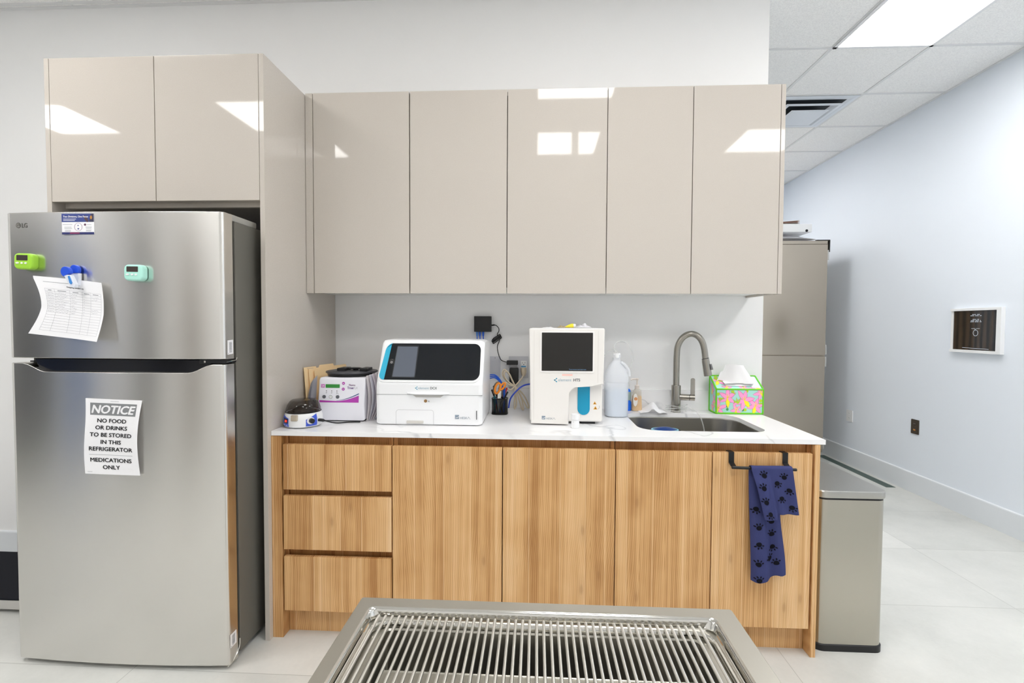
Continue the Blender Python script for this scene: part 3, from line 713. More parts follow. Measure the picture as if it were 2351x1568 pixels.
mb.use(M_INKG).ribbon([(.10+.8*i/10, .262) for i in range(11)], 0.004, fn); mb.use(M_INKL); mb.ribbon([(.45, .972), (.6, .972)], .006, fn); mb.ribbon([(.05, .03), (.14, .03)], .006, fn)
obj('lettering', mb, None, t, smooth=False)

# ------------------------------------------------------------------ low platform scale left of the refrigerator
t = thing('floor_scale', 'low black-topped platform scale on the floor left of the refrigerator', 'scale', (-1.62, -0.32, 0))
obj('mat', MB().box(-2.25, -1.03, -0.588, -0.135, 0.0605, 0.068, 0.002), mat('navy_black', lin(10, 12, 22), 0.7, spec=0.2), t)
obj('platform', MB().box(-2.255, -1.025, -0.594, -0.13, 0.020, 0.0605, 0.003), mat('silver_strip', lin(190, 188, 184), 0.4), t)
for x in (-2.2, -1.08):
    for y in (-0.55, -0.17): obj('foot', MB().lathe([(0.028, 0), (0.024, 0.02)], (x, y, 0), 14), M_BLACK, t)

# ================================================================== THINGS ON THE COUNTERTOP
ZC = 0.9152
# ---- mini centrifuge
t = thing('mini_centrifuge', 'small round white and blue centrifuge with a smoky domed lid', 'centrifuge', (0.085, -0.564, ZC))
b = MB(); b.use(M_WHITEP).lathe([(0.070, 0.003), (0.078, 0.006), (0.082, 0.02), (0.081, 0.045), (0.076, 0.063), (0.072, 0.068), (0.066, 0.066)], (0, 0, 0), 36, 1, 1.08)
obj('housing', b, None, t, local=True)
obj('bowl', MB().lathe([(0.068, 0.066), (0.060, 0.068), (0.052, 0.060), (0.02, 0.058)], (0, 0, 0), 32, 1, 1.08), M_BLACK, t, local=True)
obj('rotor', MB().lathe([(0.045, 0.060), (0.047, 0.075), (0.03, 0.088), (0.012, 0.094)], (0, 0, 0), 24), M_BLACK, t, local=True)
lid = MB(); lid.fixn = True
lid.lathe([(0.0745, 0.066), (0.0735, 0.080), (0.068, 0.098), (0.058, 0.114), (0.050, 0.120), (0.0, 0.1215)], (0, 0, 0), 36, 1, 1.08, cap0=False, cap1=False)
SMK = mat('smoky_lid', lin(38, 28, 20), 0.05, alpha=0.60, spec=0.6)
obj('lid', lid, SMK, t, local=True)
obj('seal_ring', MB().tube([(0.0745*math.cos(2*PI*k/40), 0.0745*1.08*math.sin(2*PI*k/40), 0.0675) for k in range(40)], 0.0022, 6, closed=True), M_BLACK, t, local=True)
def cyl(a, z, d=0.0):                     # point on the housing side, a = angle from straight ahead to the right
    P_ = [(0.070, 0.0), (0.078, 0.006), (0.082, 0.02), (0.081, 0.045), (0.076, 0.063), (0.072, 0.068)]
    r = 0.076
    for (r0, z0), (r1, z1) in zip(P_, P_[1:]):
        if z0 <= z <= z1: r = r0+(r1-r0)*(z-z0)/(z1-z0)
    r += d+0.0004; return (r*math.sin(a), -1.08*r*math.cos(a), z)
BLU = mat('mini_blue', lin(62, 92, 206), 0.4)
def patch(mb, a0, a1, z0, z1, top, d, na=10, nz=7):
    for i in range(na):
        for j in range(nz):
            q = [(i, j), (i+1, j), (i+1, j+1), (i, j+1)]; pts = []
            for (ii, jj) in q:
                a_ = a0+(a1-a0)*ii/na; zt_ = top(ii/na); pts.append(cyl(a_, z0+(zt_-z0)*jj/nz, d))
            mb.poly(pts)
pb = MB(); patch(pb.use(BLU), -0.97, -0.34, 0.009, 0.06, lambda q: 0.061-0.015*q, .0012)
pb.use(M_PAPER).ribbon([(-0.90, 0.015), (-0.82, 0.0165), (-0.74, 0.015), (-0.64, 0.016)], 0.0032, lambda a, z: cyl(a, z, .0020)); pb.ribbon([(-0.54, 0.0148), (-0.42, 0.0148)], 0.003, lambda a, z: cyl(a, z, .0020))
obj('label', pb, None, t, local=True, smooth=False)
pb = MB(); patch(pb.use(BLU), 0.60, 1.22, 0.010, 0.06, lambda q: 0.040+0.022*q, .0012)
obj('label', pb, None, t, local=True, smooth=False)
pd = MB(); patch(pd.use(M_BLACKG), -0.76, -0.38, 0.024, 0.05, lambda q: 0.049-0.005*q, .0022)
obj('display', pd, None, t, local=True, smooth=False)
led = mat('led_red', (1, .03, .02, 1), 0.4, emit=(1, 0.05, 0.03, 1), es=1.2)
pd = MB(); pd.text('60', 0.0135, lambda x, z: cyl(-0.60+x/0.08, 0.030+z, .0034), 'LEFT', 0.0003); obj('digits', pd, led, t, local=True, smooth=False)
obj('latch', MB().box(-0.013, 0.016, -0.094, -0.082, 0.036, 0.063, 0.003).box(-0.012, 0.015, -0.096, -0.09, 0.038, 0.053, 0.002), mat('latch_clear', lin(190, 178, 160), 0.15, alpha=0.85), t, local=True)
k = MB(); a = 0.86; c = V(cyl(a, 0.034)); d = V((math.sin(a), -math.cos(a), 0)); k.tube([c-d*0.004, c+d*0.016], 0.011, 14); obj('knob', k, M_BLACK, t, local=True)
k = MB(); k.disc(0, 0, 0.016, lambda x, z: V(cyl(0.84+x/0.08, 0.034+z, .0034)), 18); obj('dial_ring', k, M_PAPER, t, local=True, smooth=False)
k = MB(); k.use(M_BLACK).tube(smoothpath([(0.080, -0.020, 0.030), (0.100, -0.018, 0.028), (0.135, 0.035, 0.006), (0.185, 0.072, 0.0035), (0.235, 0.080, 0.0035)], 5), [0.007]*6+[0.003]*15, 8); obj('power_lead', k, None, t, local=True)

# ---- manila folders against the side panel
MAN = mat('manila', lin(240, 212, 166), 0.7, spec=0.2)
def folder(x0_, y0_, x1_, y1_, ztop, tab, lean, label):
    t = thing('file_folder', label, 'folder', ((x0_+x1_)/2, (y0_+y1_)/2, ZC), group='manila folders by the side panel')
    L = math.hypot(x1_-x0_, y1_-y0_); h = ztop-ZC
    out = [(0, 0), (L, 0), (L, h-0.012), (tab[1]*L+0.006, h-0.012), (tab[1]*L, h), (tab[0]*L, h), (tab[0]*L-0.008, h-0.012), (0, h-0.014 if tab[0] > 0.1 else h-0.03)]
    out = [(max(0, u), v) for u, v in out]
    dx, dy = (x1_-x0_)/L, (y1_-y0_)/L
    fn = lambda u, v, w_: (x0_+dx*u-dy*w_-lean*(v/h), y0_+dy*u+dx*w_+lean*(v/h)*0.3, ZC+v)
    obj('cover', MB().prism(out, 0.0, 0.0012, fn), MAN, t, smooth=False)
    obj('cover', MB().prism([(0.004, 0), (L-0.004, 0), (L-0.004, h-0.018), (0.004, h-0.018)], 0.0022, 0.0032, fn), MAN, t, smooth=False)
    return fn, L, h
fn, L, h = folder(0.030, -0.408, 0.080, -0.205, 1.166, (0.0, 0.42), 0.022, 'manila folder with a lettered tab, frontmost beside the small round centrifuge')
m = MB(); m.ribbon([(0.02+0.006*i, h-0.008+0.002*(i % 2)) for i in range(9)], 0.0012, lambda u, v: fn(u, v, -0.0006)); o = obj('tab_lettering', m, M_INKG, bpy.data.objects['file_folder'], smooth=False)
folder(0.042, -0.385, 0.098, -0.150, 1.171, (0.35, 0.80), 0.022, 'middle manila folder of the three, its tab centred above the round centrifuge')
folder(0.060, -0.360, 0.118, -0.095, 1.160, (0.62, 0.98), 0.022, 'manila folder rearmost, tab showing beside the black centrifuge lid')
t = thing('pamphlet', 'curled grey printed pamphlet standing in front of the manila folders', 'paper', (0.062, -0.42, ZC))
def pam(u, v):
    z = ZC+0.002+0.212*v*(0.80+0.20*u) ; x = 0.040+0.034*u-0.010*math.sin(PI*v)*(1-u)+0.004*v; return (x, -0.425-0.016*math.sin(PI*u)*0.6+0.02*v, z)
obj('sheet', MB().grid(pam, 8, 14, 0.001), mat('pamphlet_grey', lin(150, 150, 158), 0.5), t, ang=60)
m = MB(); m.ribbon([(0.35+0.02*math.sin(i), 0.55+0.03*i) for i in range(11)], 0.07, lambda u, v: (pam(u, v)[0], pam(u, v)[1]-0.0015, pam(u, v)[2])); m.ribbon([(0.05, 0.42), (0.9, 0.5)], 0.012, lambda u, v: (pam(u, v)[0], pam(u, v)[1]-0.0015, pam(u, v)[2]))
obj('lettering', m, mat('pamphlet_ink', lin(96, 98, 120), 0.6), t, smooth=False)

# ---- benchtop centrifuge with purple panel
t = thing('benchtop_centrifuge', 'white benchtop centrifuge with purple swoosh panel and black round lid', 'centrifuge', (0.221, -0.33, ZC))
X0, X1, Y0, Y1 = 0.1085, 0.334, -0.466, -0.20
def ctf_y(z): return Y0 + max(0, (z-1.0))*0.10
pr = [(Y0, ZC+0.006), (Y0-0.002, 1.0), (ctf_y(1.112), 1.112), (ctf_y(1.12)+0.010, 1.124), (Y1, 1.126), (Y1, ZC+0.006)]
obj('housing', MB().prism(pr, X0, X1, lambda u, v, w_: (w_, u, v), 0.008, True, 3), mat('ctf_white', lin(234, 234, 242), 0.3), t)
obj('foot', MB().box(X0+0.01, X1-0.01, Y0+0.012, Y1-0.01, ZC, ZC+0.007), M_BLACK, t)
ys = lambda z: Y0-0.002+0.0132*max(0, z-1.0)/0.112
f = lambda d: (lambda x, z: (x, ys(z)-d-0.0006, z))
pn = MB(); PUR = mat('ctf_purple', lin(176, 62, 170), 0.4); NAV = mat('ctf_navy', lin(72, 80, 140), 0.4)
pn.use(PUR)
N = 14; cur = lambda s_: 1.017-0.004*math.sin(PI*s_*0.8)+0.030*max(0, s_-0.42)**1.7*2.2
for i in range(N):
    a, b_ = i/N, (i+1)/N; xa, xb = 0.1155+0.191*a, 0.1155+0.191*b_
    pn.poly([f(.0003)(xa, 1.007), f(.0003)(xb, 1.007), f(.0003)(xb, cur(b_)), f(.0003)(xa, cur(a))])
pn.use(NAV)
for i in range(6, N):
    a, b_ = i/N, (i+1)/N; xa, xb = 0.1155+0.191*a, 0.1155+0.191*b_; ga = 0.0035*(a-0.42)/0.5; gb = 0.0035*(b_-0.42)/0.5
    pn.poly([f(.0003)(xa, cur(a)+.0015+ga), f(.0003)(xb, cur(b_)+.0015+gb), f(.0003)(xb, cur(b_)+.002+gb*2.2), f(.0003)(xa, cur(a)+.002+ga*2.2)])
obj('panel_print', pn, None, t, smooth=False)
pn = MB(); pn.prism(rrect(0.1435, 0.2115, 1.0755, 1.0925, 0.001, 1), Y0+0.0055, Y0+0.014, fxz, 0.0003); obj('display', pn, mat('lcd_green', lin(56, 142, 62), 0.25), t)
pn = MB(); pn.prism(rrect(0.121, 0.139, 1.076, 1.093, 0.001, 1), Y0+0.0062, Y0+0.014, fxz); obj('emblem', pn, mat('ctf_pink', lin(206, 128, 196), 0.4), t)
pn = MB(); pn.text('\u2197', 0.018, lambda x, z: (0.130+x, Y0+0.0058, 1.078+z), 'CENTER'); obj('emblem', pn, M_WHITEP, t, smooth=False)
for bz in (1.0975, 1.070): 
    bt = MB(); bt.disc(0, 0, 1, lambda x, z: (0, 0, 0), 3) if 0 else None
    pts = [(0.2295+0.007*math.cos(2*PI*k/20), bz+0.007*math.sin(2*PI*k/20)) for k in range(20)]
    bt.use(PUR).prism(pts, ys(bz)-0.002, Y0+0.014, fxz, 0.0006)
    s_ = 1 if bz > 1.08 else -1
    bt.use(M_WHITEP).poly([(0.2295-0.0032, ys(bz)-0.0025, bz-0.0018*s_), (0.2295+0.0032, ys(bz)-0.0025, bz-0.0018*s_), (0.2295, ys(bz)-0.0025, bz+0.003*s_)])
    obj('button', bt, None, t)
for i, bx in enumerate((0.1375, 0.1705, 0.2035)):
    bt = MB(); pts = [(bx+0.0085*math.cos(2*PI*k/20), 1.033+0.0085*math.sin(2*PI*k/20)) for k in range(20)]
    bt.use(mat('knob_grey', lin(98, 100, 108), 0.4) if i != 1 else M_WHITEP).prism(pts, Y0-0.001, Y0+0.012, fxz, 0.001)
    if i == 1: bt.use(M_GREYP).ribbon([(bx+0.0078*math.cos(2*PI*k/20), 1.033+0.0078*math.sin(2*PI*k/20)) for k in range(21)], 0.0016, onY(Y0-0.0014)); bt.ribbon([(bx, 1.033), (bx, 1.038)], 0.001, onY(Y0-0.0014)); bt.ribbon([(bx, 1.033), (bx+0.003, 1.033)], 0.001, onY(Y0-0.0014))
    obj('knob', bt, None, t)
pn = MB(); pn.use(M_INK)
for bx in (0.148, 0.174, 0.199): pn.disc(bx, 1.0605, 0.0022, f(.0006), 10)
pn.use(M_INKG)
for bx in (0.148, 0.174, 0.199): pn.ribbon([(bx-0.003, 1.051), (bx+0.003, 1.053)], 0.003, f(.0006))
pn.ribbon([(0.2035+0.005*math.cos(a), 1.0445+0.005*math.sin(a)) for a in [PI*k/8 for k in range(9)]], 0.001, f(.0006))
pn.use(mat('ctf_plum', lin(120, 60, 120), 0.5)).text('Plasma', 0.0115, lambda x, z: f(.0008)(0.272+x, 1.086+z), 'CENTER', 0.0001)
pn.use(mat('ctf_violet', lin(120, 90, 150), 0.5)).text('True', 0.0155, lambda x, z: f(.0008)(0.2485+x, 1.071+z), 'LEFT', 0.0004)
pn.use(M_INKL).text('FLX', 0.0155, lambda x, z: f(.0008)(0.2790+x*0.8, 1.071+z), 'LEFT')
obj('lettering', pn, None, t, smooth=False)
ld = MB(); ld.lathe([(0.116, 1.1275), (0.118, 1.138)], (0.221, -0.325, 0), 40); obj('lid_seal', ld, M_BLACK, t)
ld = MB(); ld.lathe([(0.122, 1.1385), (0.126, 1.142), (0.124, 1.147), (0.10, 1.151)], (0.221, -0.325, 0), 40); ctl = obj('lid', ld, mat('lid_charcoal', lin(62, 62, 68), 0.35), t)
for a_, b_ in ((0.166, 0.208), (0.280, 0.318)): obj('lid_latch', MB().box(a_, b_, -0.385, -0.30, 1.148, 1.164, 0.004), M_BLACK, ctl)
ld = MB(); ld.lathe([(0.012, 1.150), (0.012, 1.155), (0.030, 1.157), (0.032, 1.161), (0.02, 1.164)], (0.243, -0.335, 0), 24, 1.1, 0.7); obj('lid_knob', ld, M_BLACK, ctl)

# ---- fan of pamphlets between the centrifuge and the analyzer
for k in range(5):
    def leaf(u, v, k=k):
        z = ZC+0.001+(0.218+0.004*k)*v; y = -0.452+0.11*u+0.010*k
        x = 0.3385+0.006*k + (0.010+0.0065*k)*math.sin(PI*min(1, v*1.02))*(1-0.5*u) + 0.020*v*k/4 + 0.012*u
        return (min(x, 0.401), y, z)
    nm = ('nearest the centrifuge', 'second from the centrifuge', 'in the middle of the fan', 'second from the analyzer', 'nearest the analyzer')[k]
    t = thing('pamphlet', 'bowed glossy pamphlet standing on edge, '+nm, 'paper', (0.345+0.006*k, -0.40, ZC), group='fan of pamphlets beside the analyzer')
    obj('sheet', MB().grid(leaf, 4, 16, -0.0012), mat('pamphlet_%d' % (k % 3), [lin(232, 226, 228), lin(224, 224, 232), lin(220, 214, 222)][k % 3], 0.4), t, ang=60)

# ---- chemistry analyzer (wide, dark window)
t = thing('chemistry_analyzer', 'wide white analyzer with a sloping dark glass front and turquoise stripe', 'analyzer', (0.658, -0.35, ZC))
AN = mat('analyzer_white', lin(238, 239, 241), 0.3)
def slope(d): return lambda x, z: (x, -0.524+0.54*(z-1.105)-d*0.88, z-d*0.475 if False else z+d*0.0)
def ax(x, z):                       # the sloping top narrows a little towards its upper edge
    return x
prof = [(-0.523, ZC+0.004), (-0.526, 1.10), (-0.520, 1.112), (-0.424, 1.296), (-0.410, 1.306), (-0.30, 1.309), (-0.175, 1.300), (-0.17, ZC+0.004)]
rings = []
for x, ins in ((0.409, 0.022), (0.411, 0.010), (0.418, 0.003), (0.430, 0.0), (0.884, 0.0), (0.896, 0.003), (0.904, 0.010), (0.907, 0.022)):
    cy, cz = -0.345, 1.11
    ring = []
    for (y, z) in prof:
        dy, dz = y-cy, z-cz; n = math.hypot(dy, dz)
        ring.append((x, y-dy/n*ins*0.7, max(ZC+0.003, z-dz/n*ins)))
    rings.append(ring)
obj('housing', MB().loft(rings, True, True), AN, t, ang=28)
sl = lambda d: (lambda x, z: (x, -0.5237+0.5217*(z-1.105)-d*0.886, z+d*0.462))
zw0, zw1 = 1.1225, 1.2875
def wx(x, z): s_ = (z-zw0)/(zw1-zw0); return x + s_*(0.020*max(0, 1-(x-0.41)/0.12) if x < 0.6 else -0.002)
glass = [(wx(x, z), z) for x, z in rrect(0.4185, 0.8905, zw0, zw1, [0.024, 0.034, 0.03, 0.034], 7)]
def wprism(pts, d0, d1, bev=0): return MB().prism(pts, d0, d1, lambda u, v, w_: sl(w_)(u, v), bev)
WB = [(wx(x, z), z) for x, z in rrect(0.411, 0.898, 1.113, 1.2955, [0.03, 0.04, 0.036, 0.042], 7)]
obj('window_bezel', wprism(WB, 0.0035, -0.004, 0.002), M_WHITEP, t)
obj('window', wprism(glass, 0.0052, -0.002, 0.0006), mat('dark_glass', lin(16, 20, 26), 0.08), t)
st = [(wx(x, z), z) for x, z in rrect(0.4185, 0.4455, zw0, zw1, [0.024, 0, 0, 0.034], 7)]
obj('stripe', wprism(st, 0.0062, 0.003), mat('turquoise', lin(36, 172, 208), 0.35), t)
scn = [(wx(x, z), z) for x, z in rrect(0.479, 0.591, 1.131, 1.278, 0.006, 3)]
scb = obj('screen_bezel', wprism(scn, 0.0064, 0.003, 0.001), mat('screen_frame', lin(34, 36, 42), 0.3), t)
scn = [(wx(x, z), z) for x, z in rrect(0.483, 0.587, 1.135, 1.272, 0.003, 2)]
obj('screen', wprism(scn, 0.0070, 0.004), mat('screen_grey', lin(92, 98, 110), 0.25), scb)
pb = MB(); pb.use(mat('button_black', lin(30, 31, 34), 0.4)).prism([(x, z) for x, z in rrect(0.459, 0.4785, 1.191, 1.215, 0.004, 3)], 0.0072, 0.004, lambda u, v, w_: sl(w_)(u+0.002, v), 0.0006)
pb.use(M_PAPER).ribbon([(0.4708+0.0042*math.cos(a), 1.1995+0.0042*math.sin(a)) for a in [0.5*PI+0.6+(2*PI-1.2)*k/14 for k in range(15)]], 0.0012, sl(.0078)); pb.ribbon([(0.4708, 1.200), (0.4708, 1.2045)], 0.0012, sl(.0078)); pb.ribbon([(0.4722, 1.211), (0.4732, 1.211)], 0.001, sl(.0078))
obj('power_button', pb, None, t, smooth=False)
yf = lambda d: onY(-0.5262-d)
LT = mat('logo_teal', lin(60, 170, 200), 0.4); LG_ = mat('logo_greyblue', lin(150, 176, 190), 0.4)
def molecule(mb, cx, cz, s_, fn):
    mb.use(LT)
    for (a, b_) in ((-.9, 0), (.25, .85), (.25, -.85)): mb.disc(cx+a*s_, cz+b_*s_, 0.34*s_, fn, 12)
    for (a, b_) in ((.25, .85), (.25, -.85)): mb.ribbon([(cx-.9*s_, cz), (cx+a*s_, cz+b_*s_)], 0.28*s_, fn)
lt = MB(); molecule(lt, 0.6015, 1.0875, 0.0065, yf(.0004))
lt.use(LG_).text('element', 0.0155, lambda x, z: yf(.0004)(0.608+x, 1.083+z), 'LEFT')
lt.use(mat('logo_dark', lin(84, 88, 94), 0.4)).text('DCX', 0.0155, lambda x, z: yf(.0004)(0.6635+x*0.95, 1.083+z), 'LEFT', 0.0003)
def heska(mb, x0_, z0_, s_, fn):
    mb.use(mat('logo_square', lin(136, 150, 164), 0.4)).poly([fn(x0_, z0_), fn(x0_+s_, z0_), fn(x0_+s_, z0_+s_), fn(x0_, z0_+s_)])
    fn2 = lambda x, z: V(fn(x, z))+V((0, -0.0004, 0))
    mb.use(M_WHITEP).ribbon([(x0_+.15*s_, z0_+.22*s_), (x0_+.4*s_, z0_+.36*s_), (x0_+.6*s_, z0_+.3*s_), (x0_+.95*s_, z0_+.62*s_)], 0.12*s_, fn2)
    mb.use(mat('logo_thin', lin(120, 134, 146), 0.4)).text('HESK', 0.76*s_, lambda x, z: fn(x0_+1.22*s_+x*1.05, z0_+z), 'LEFT')
    mb.ribbon([(x0_+3.12*s_, z0_), (x0_+3.42*s_, z0_+.54*s_), (x0_+3.80*s_, z0_-.04*s_)], 0.07*s_, fn); 
heska(lt, 0.779, 0.9475, 0.0185, yf(.0004))
obj('lettering', lt, None, t, smooth=False)
obj('seam', MB().box(0.4105, 0.9055, -0.5268, -0.50, 1.0565, 1.0578), mat('seam_grey', lin(150, 150, 152), 0.6), t)
hd = []
for x, k in ((0.557, 0.0), (0.575, 0.5), (0.60, 0.9), (0.655, 1.0), (0.71, 0.9), (0.735, 0.5), (0.753, 0.0)):
    hd.append([(x, -0.5255, 1.0690), (x, -0.527-0.016*k, 1.0655), (x, -0.527-0.018*k, 1.0605), (x, -0.5255, 1.0590)])
obj('handle', MB().loft(hd, True, True), AN, t)
obj('finger_slot', MB().prism([(0.583, 1.056), (0.727, 1.056), (0.712, 1.0455), (0.598, 1.0455)], -0.5270, -0.52, fxz), mat('slot_shadow', lin(196, 194, 190), 0.5), t)
lk = MB(); lk.prism([(0.6425+0.0072*math.cos(2*PI*k/20), 1.0285+0.0072*math.sin(2*PI*k/20)) for k in range(20)], -0.5285, -0.52, fxz, 0.001); obj('lock', lk, mat('lock_brass', lin(160, 124, 82), 0.35, 0.6), t)
lk = MB(); lk.use(M_INKG).poly([yf(.0004)(0.6535, 1.0245), yf(.0004)(0.6615, 1.0245), yf(.0004)(0.6575, 1.0325)]); obj('warning_mark', lk, None, t, smooth=False)
dr = MB(); dl = rrect(0.5045, 0.6795, 0.9185, 0.9865, [0.004, 0.004, 0.012, 0.012], 5); dr.ribbon(dl+[dl[0]], 0.0013, yf(.0004)); obj('tray_outline', dr, mat('seam_light', lin(186, 186, 188), 0.6), t, smooth=False)
obj('tray_pull', MB().box(0.553, 0.632, -0.5285, -0.52, 0.9235, 0.9365, 0.002), mat('pull_shade', lin(206, 203, 197), 0.4), t)
obj('card_slot', MB().box(0.8775, 0.8800, -0.5272, -0.52, 0.9455, 0.9860), M_INK, t)

# ---- wall plates, network box and cables behind the analyzers
PLG = mat('plate_grey', lin(206, 207, 212), 0.4)
t = thing('switch_plate', 'single grey-white wall plate with a rocker insert, right of the wide analyzer', 'wall plate', (0.919, -0.004, 1.145))
obj('plate', MB().prism(rrect(0.8885, 0.9495, 1.085, 1.204, 0.003), -0.006, -0.0005, fxz, 0.0015), PLG, t)
rk = MB(); rk.box(0.9015, 0.9365, -0.0085, -0.005, 1.111, 1.179, 0.001); obj('rocker', rk, PLG, t)
rk = MB()
for z in (1.094, 1.195): rk.lathe([(0.0025, 0), (0.002, 0.001)], (0, 0, 0), 8); bmesh.ops.transform(rk.bm, matrix=Matrix.Translation((0.919, -0.0062, z)) @ Matrix.Rotation(PI/2, 4, 'X'), verts=[v for v in rk.bm.verts if abs(v.co.z) < 0.01])
obj('screw', rk, M_GREYP, t)
t = thing('outlet_plate', 'double grey-white wall outlet plate holding black and beige plugs', 'outlet', (1.051, -0.004, 1.145))
obj('plate', MB().prism(rrect(0.9965, 1.1065, 1.083, 1.205, 0.003), -0.006, -0.0005, fxz, 0.0015), PLG, t)
for sx in (1.008, 1.064):
    ob = MB(); ob.use(M_WHITEP).box(sx, sx+0.034, -0.0085, -0.005, 1.110, 1.180, 0.001)
    if sx > 1.03:
        ob.use(M_INK)
        for dx, ln in ((0.010, 0.006), (0.0235, 0.007)): ob.box(sx+dx-0.001, sx+dx+0.001, -0.0092, -0.008, 1.166, 1.166+ln)
        ob.disc(sx+0.017, 1.159, 0.0025, onY(-0.0091), 10)
    obj('socket', ob, None, t)
ob = MB(); ob.use(mat('tape_blue', lin(74, 160, 214), 0.5)).box(1.066, 1.093, -0.0095, -0.008, 1.1445, 1.1515); obj('blue_label', ob, None, t)
t = thing('network_box', 'small square black network box on the wall above the wide analyzer', 'network box', (0.852, -0.02, 1.342))
obj('case', MB().box(0.803, 0.8985, -0.036, -0.001, 1.3425, 1.429, 0.002), M_BLACK, t)
NB = mat('cable_blue', lin(36, 96, 214), 0.4); NBC = mat('cable_boot', lin(70, 132, 210), 0.3)
for k, x in enumerate((0.818, 0.834, 0.853)):
    t = thing('network_cable', 'blue network cable plugged under the black wall box, ' + ('leftmost', 'middle one', 'rightmost')[k], 'cable', (x, -0.02, 1.30), group='blue cables under the wall box')
    obj('plug', MB().prism([(x-0.0055, 1.342), (x+0.0055, 1.342), (x+0.004, 1.318), (x-0.004, 1.318)], -0.026, -0.014, fxz, 0.001), NBC if k == 0 else NB, t)
    obj('lead', MB().tube(smoothpath([(x, -0.02, 1.319), (x+0.002, -0.022, 1.29), (x+0.004, -0.03, 1.24), (x+0.006, -0.04, 1.16)], 4), 0.0028, 7), NB, t)
t = thing('network_cable', 'blue network cable looped behind the scissors, right of the wide analyzer', 'cable', (0.93, -0.09, 1.10))
lp = MB()
for dz in (0, 0.010, 0.020): lp.tube(smoothpath([(0.895, -0.10, 1.088+dz), (0.925, -0.11, 1.094+dz*0.8), (0.950, -0.11, 1.076+dz*0.7), (0.968, -0.10, 1.045+dz*0.4), (0.972, -0.09, 0.99)], 5), 0.0032, 7)
obj('loops', lp, NB, t)
t = thing('network_cable', 'thick blue network cable rising to the left side of the square-screen analyzer', 'cable', (1.06, -0.15, 0.98))
obj('lead', MB().tube(smoothpath([(1.004, -0.14, 0.935), (1.014, -0.145, 0.985), (1.045, -0.15, 1.027), (1.08, -0.14, 1.055), (1.118, -0.115, 1.062), (1.16, -0.10, 1.060)], 6), 0.0042, 8), mat('cable_royal', lin(56, 84, 204), 0.4), t)
t = thing('power_adapter', 'black power adapter with a tied thin cord running up to the wall box', 'power adapter', (1.02, -0.02, 1.17))
obj('adapter', MB().box(0.986, 1.049, -0.045, -0.009, 1.1595, 1.183, 0.003), M_BLACK, t)
obj('cord', MB().tube(smoothpath([(0.8985, -0.018, 1.379), (0.914, -0.018, 1.381), (0.928, -0.018, 1.376), (0.9395, -0.017, 1.362), (0.940, -0.015, 1.346), (0.931, -0.012, 1.326), (0.945, -0.012, 1.306), (0.941, -0.010, 1.286), (0.932, -0.010, 1.262), (0.934, -0.010, 1.235), (0.944, -0.010, 1.200), (0.958, -0.014, 1.181), (0.986, -0.022, 1.173)], 6), 0.0022, 7), M_BLACK, t)
cb_ = MB()
for dx, dz in ((0, 0), (0.003, -0.006), (-0.003, 0.006)): cb_.tube(smoothpath([(0.906+dx, -0.012, 1.290+dz), (0.916+dx, -0.014, 1.301+dz), (0.936+dx, -0.014, 1.314+dz), (0.947+dx, -0.012, 1.321+dz), (0.951+dx, -0.012, 1.314+dz), (0.930+dx, -0.015, 1.299+dz), (0.908+dx, -0.013, 1.283+dz), (0.904+dx, -0.012, 1.287+dz)], 4), 0.003, 6)
obj('cord_bundle', cb_, M_BLACK, t)
obj('strain_relief', MB().tube([(0.8985, -0.018, 1.379), (0.916, -0.018, 1.3808)], 0.0038, 8), M_BLACK, t)
t = thing('plug_adapter', 'black block plug in the lower left socket of the double outlet', 'plug', (1.028, -0.03, 1.10))
obj('block', MB().box(1.003, 1.0525, -0.060, -0.009, 1.053, 1.1425, 0.004), M_BLACK, t)
BEI = mat('cord_beige', lin(206, 192, 168), 0.45)
t = thing('power_cable', 'beige power cable tied in a bundle, plugged into the double outlet', 'cable', (1.04, -0.1, ZC))
obj('plug', MB().lathe([(0.006, -0.03), (0.013, -0.02), (0.0165, 0.0), (0.016, 0.018)], (1.081, -0.035, 1.125), 14), BEI, t)
cd_ = MB()
knot = (1.037, -0.11, 1.050)
cd_.tube(smoothpath([(1.081, -0.04, 1.105), (1.070, -0.07, 1.085), knot], 5), 0.0042, 8)
for pts in ([knot, (1.020, -0.11, 1.085), (1.000, -0.105, 1.118), (0.980, -0.10, 1.138), (0.971, -0.10, 1.130), (0.968, -0.10, 1.108), (0.985, -0.105, 1.082), (1.015, -0.11, 1.062), knot],
            [knot, (1.022, -0.115, 1.080), (1.008, -0.112, 1.112), (0.990, -0.108, 1.130), (0.978, -0.108, 1.120), (0.982, -0.11, 1.095), (1.010, -0.113, 1.066), knot],
            [knot, (1.012, -0.12, 1.030), (0.985, -0.118, 1.045), (0.975, -0.112, 1.066), (0.985, -0.112, 1.070), (1.01, -0.114, 1.055), knot],
            [knot, (1.036, -0.118, 1.000), (1.034, -0.12, 0.955), (1.036, -0.122, ZC+0.012), (1.045, -0.12, 0.95), (1.043, -0.115, 1.0), knot],
            [knot, (1.055, -0.118, 0.995), (1.066, -0.12, 0.955), (1.076, -0.125, ZC+0.012), (1.083, -0.12, 0.93), (1.070, -0.112, 0.99), knot],
            [knot, (1.062, -0.115, 1.012), (1.085, -0.12, 0.97), (1.106, -0.125, 0.935), (1.112, -0.12, 0.945), (1.085, -0.11, 1.0), knot]):
    cd_.tube(smoothpath(pts, 5), 0.0040, 7)
obj('lead', cd_, BEI, t)

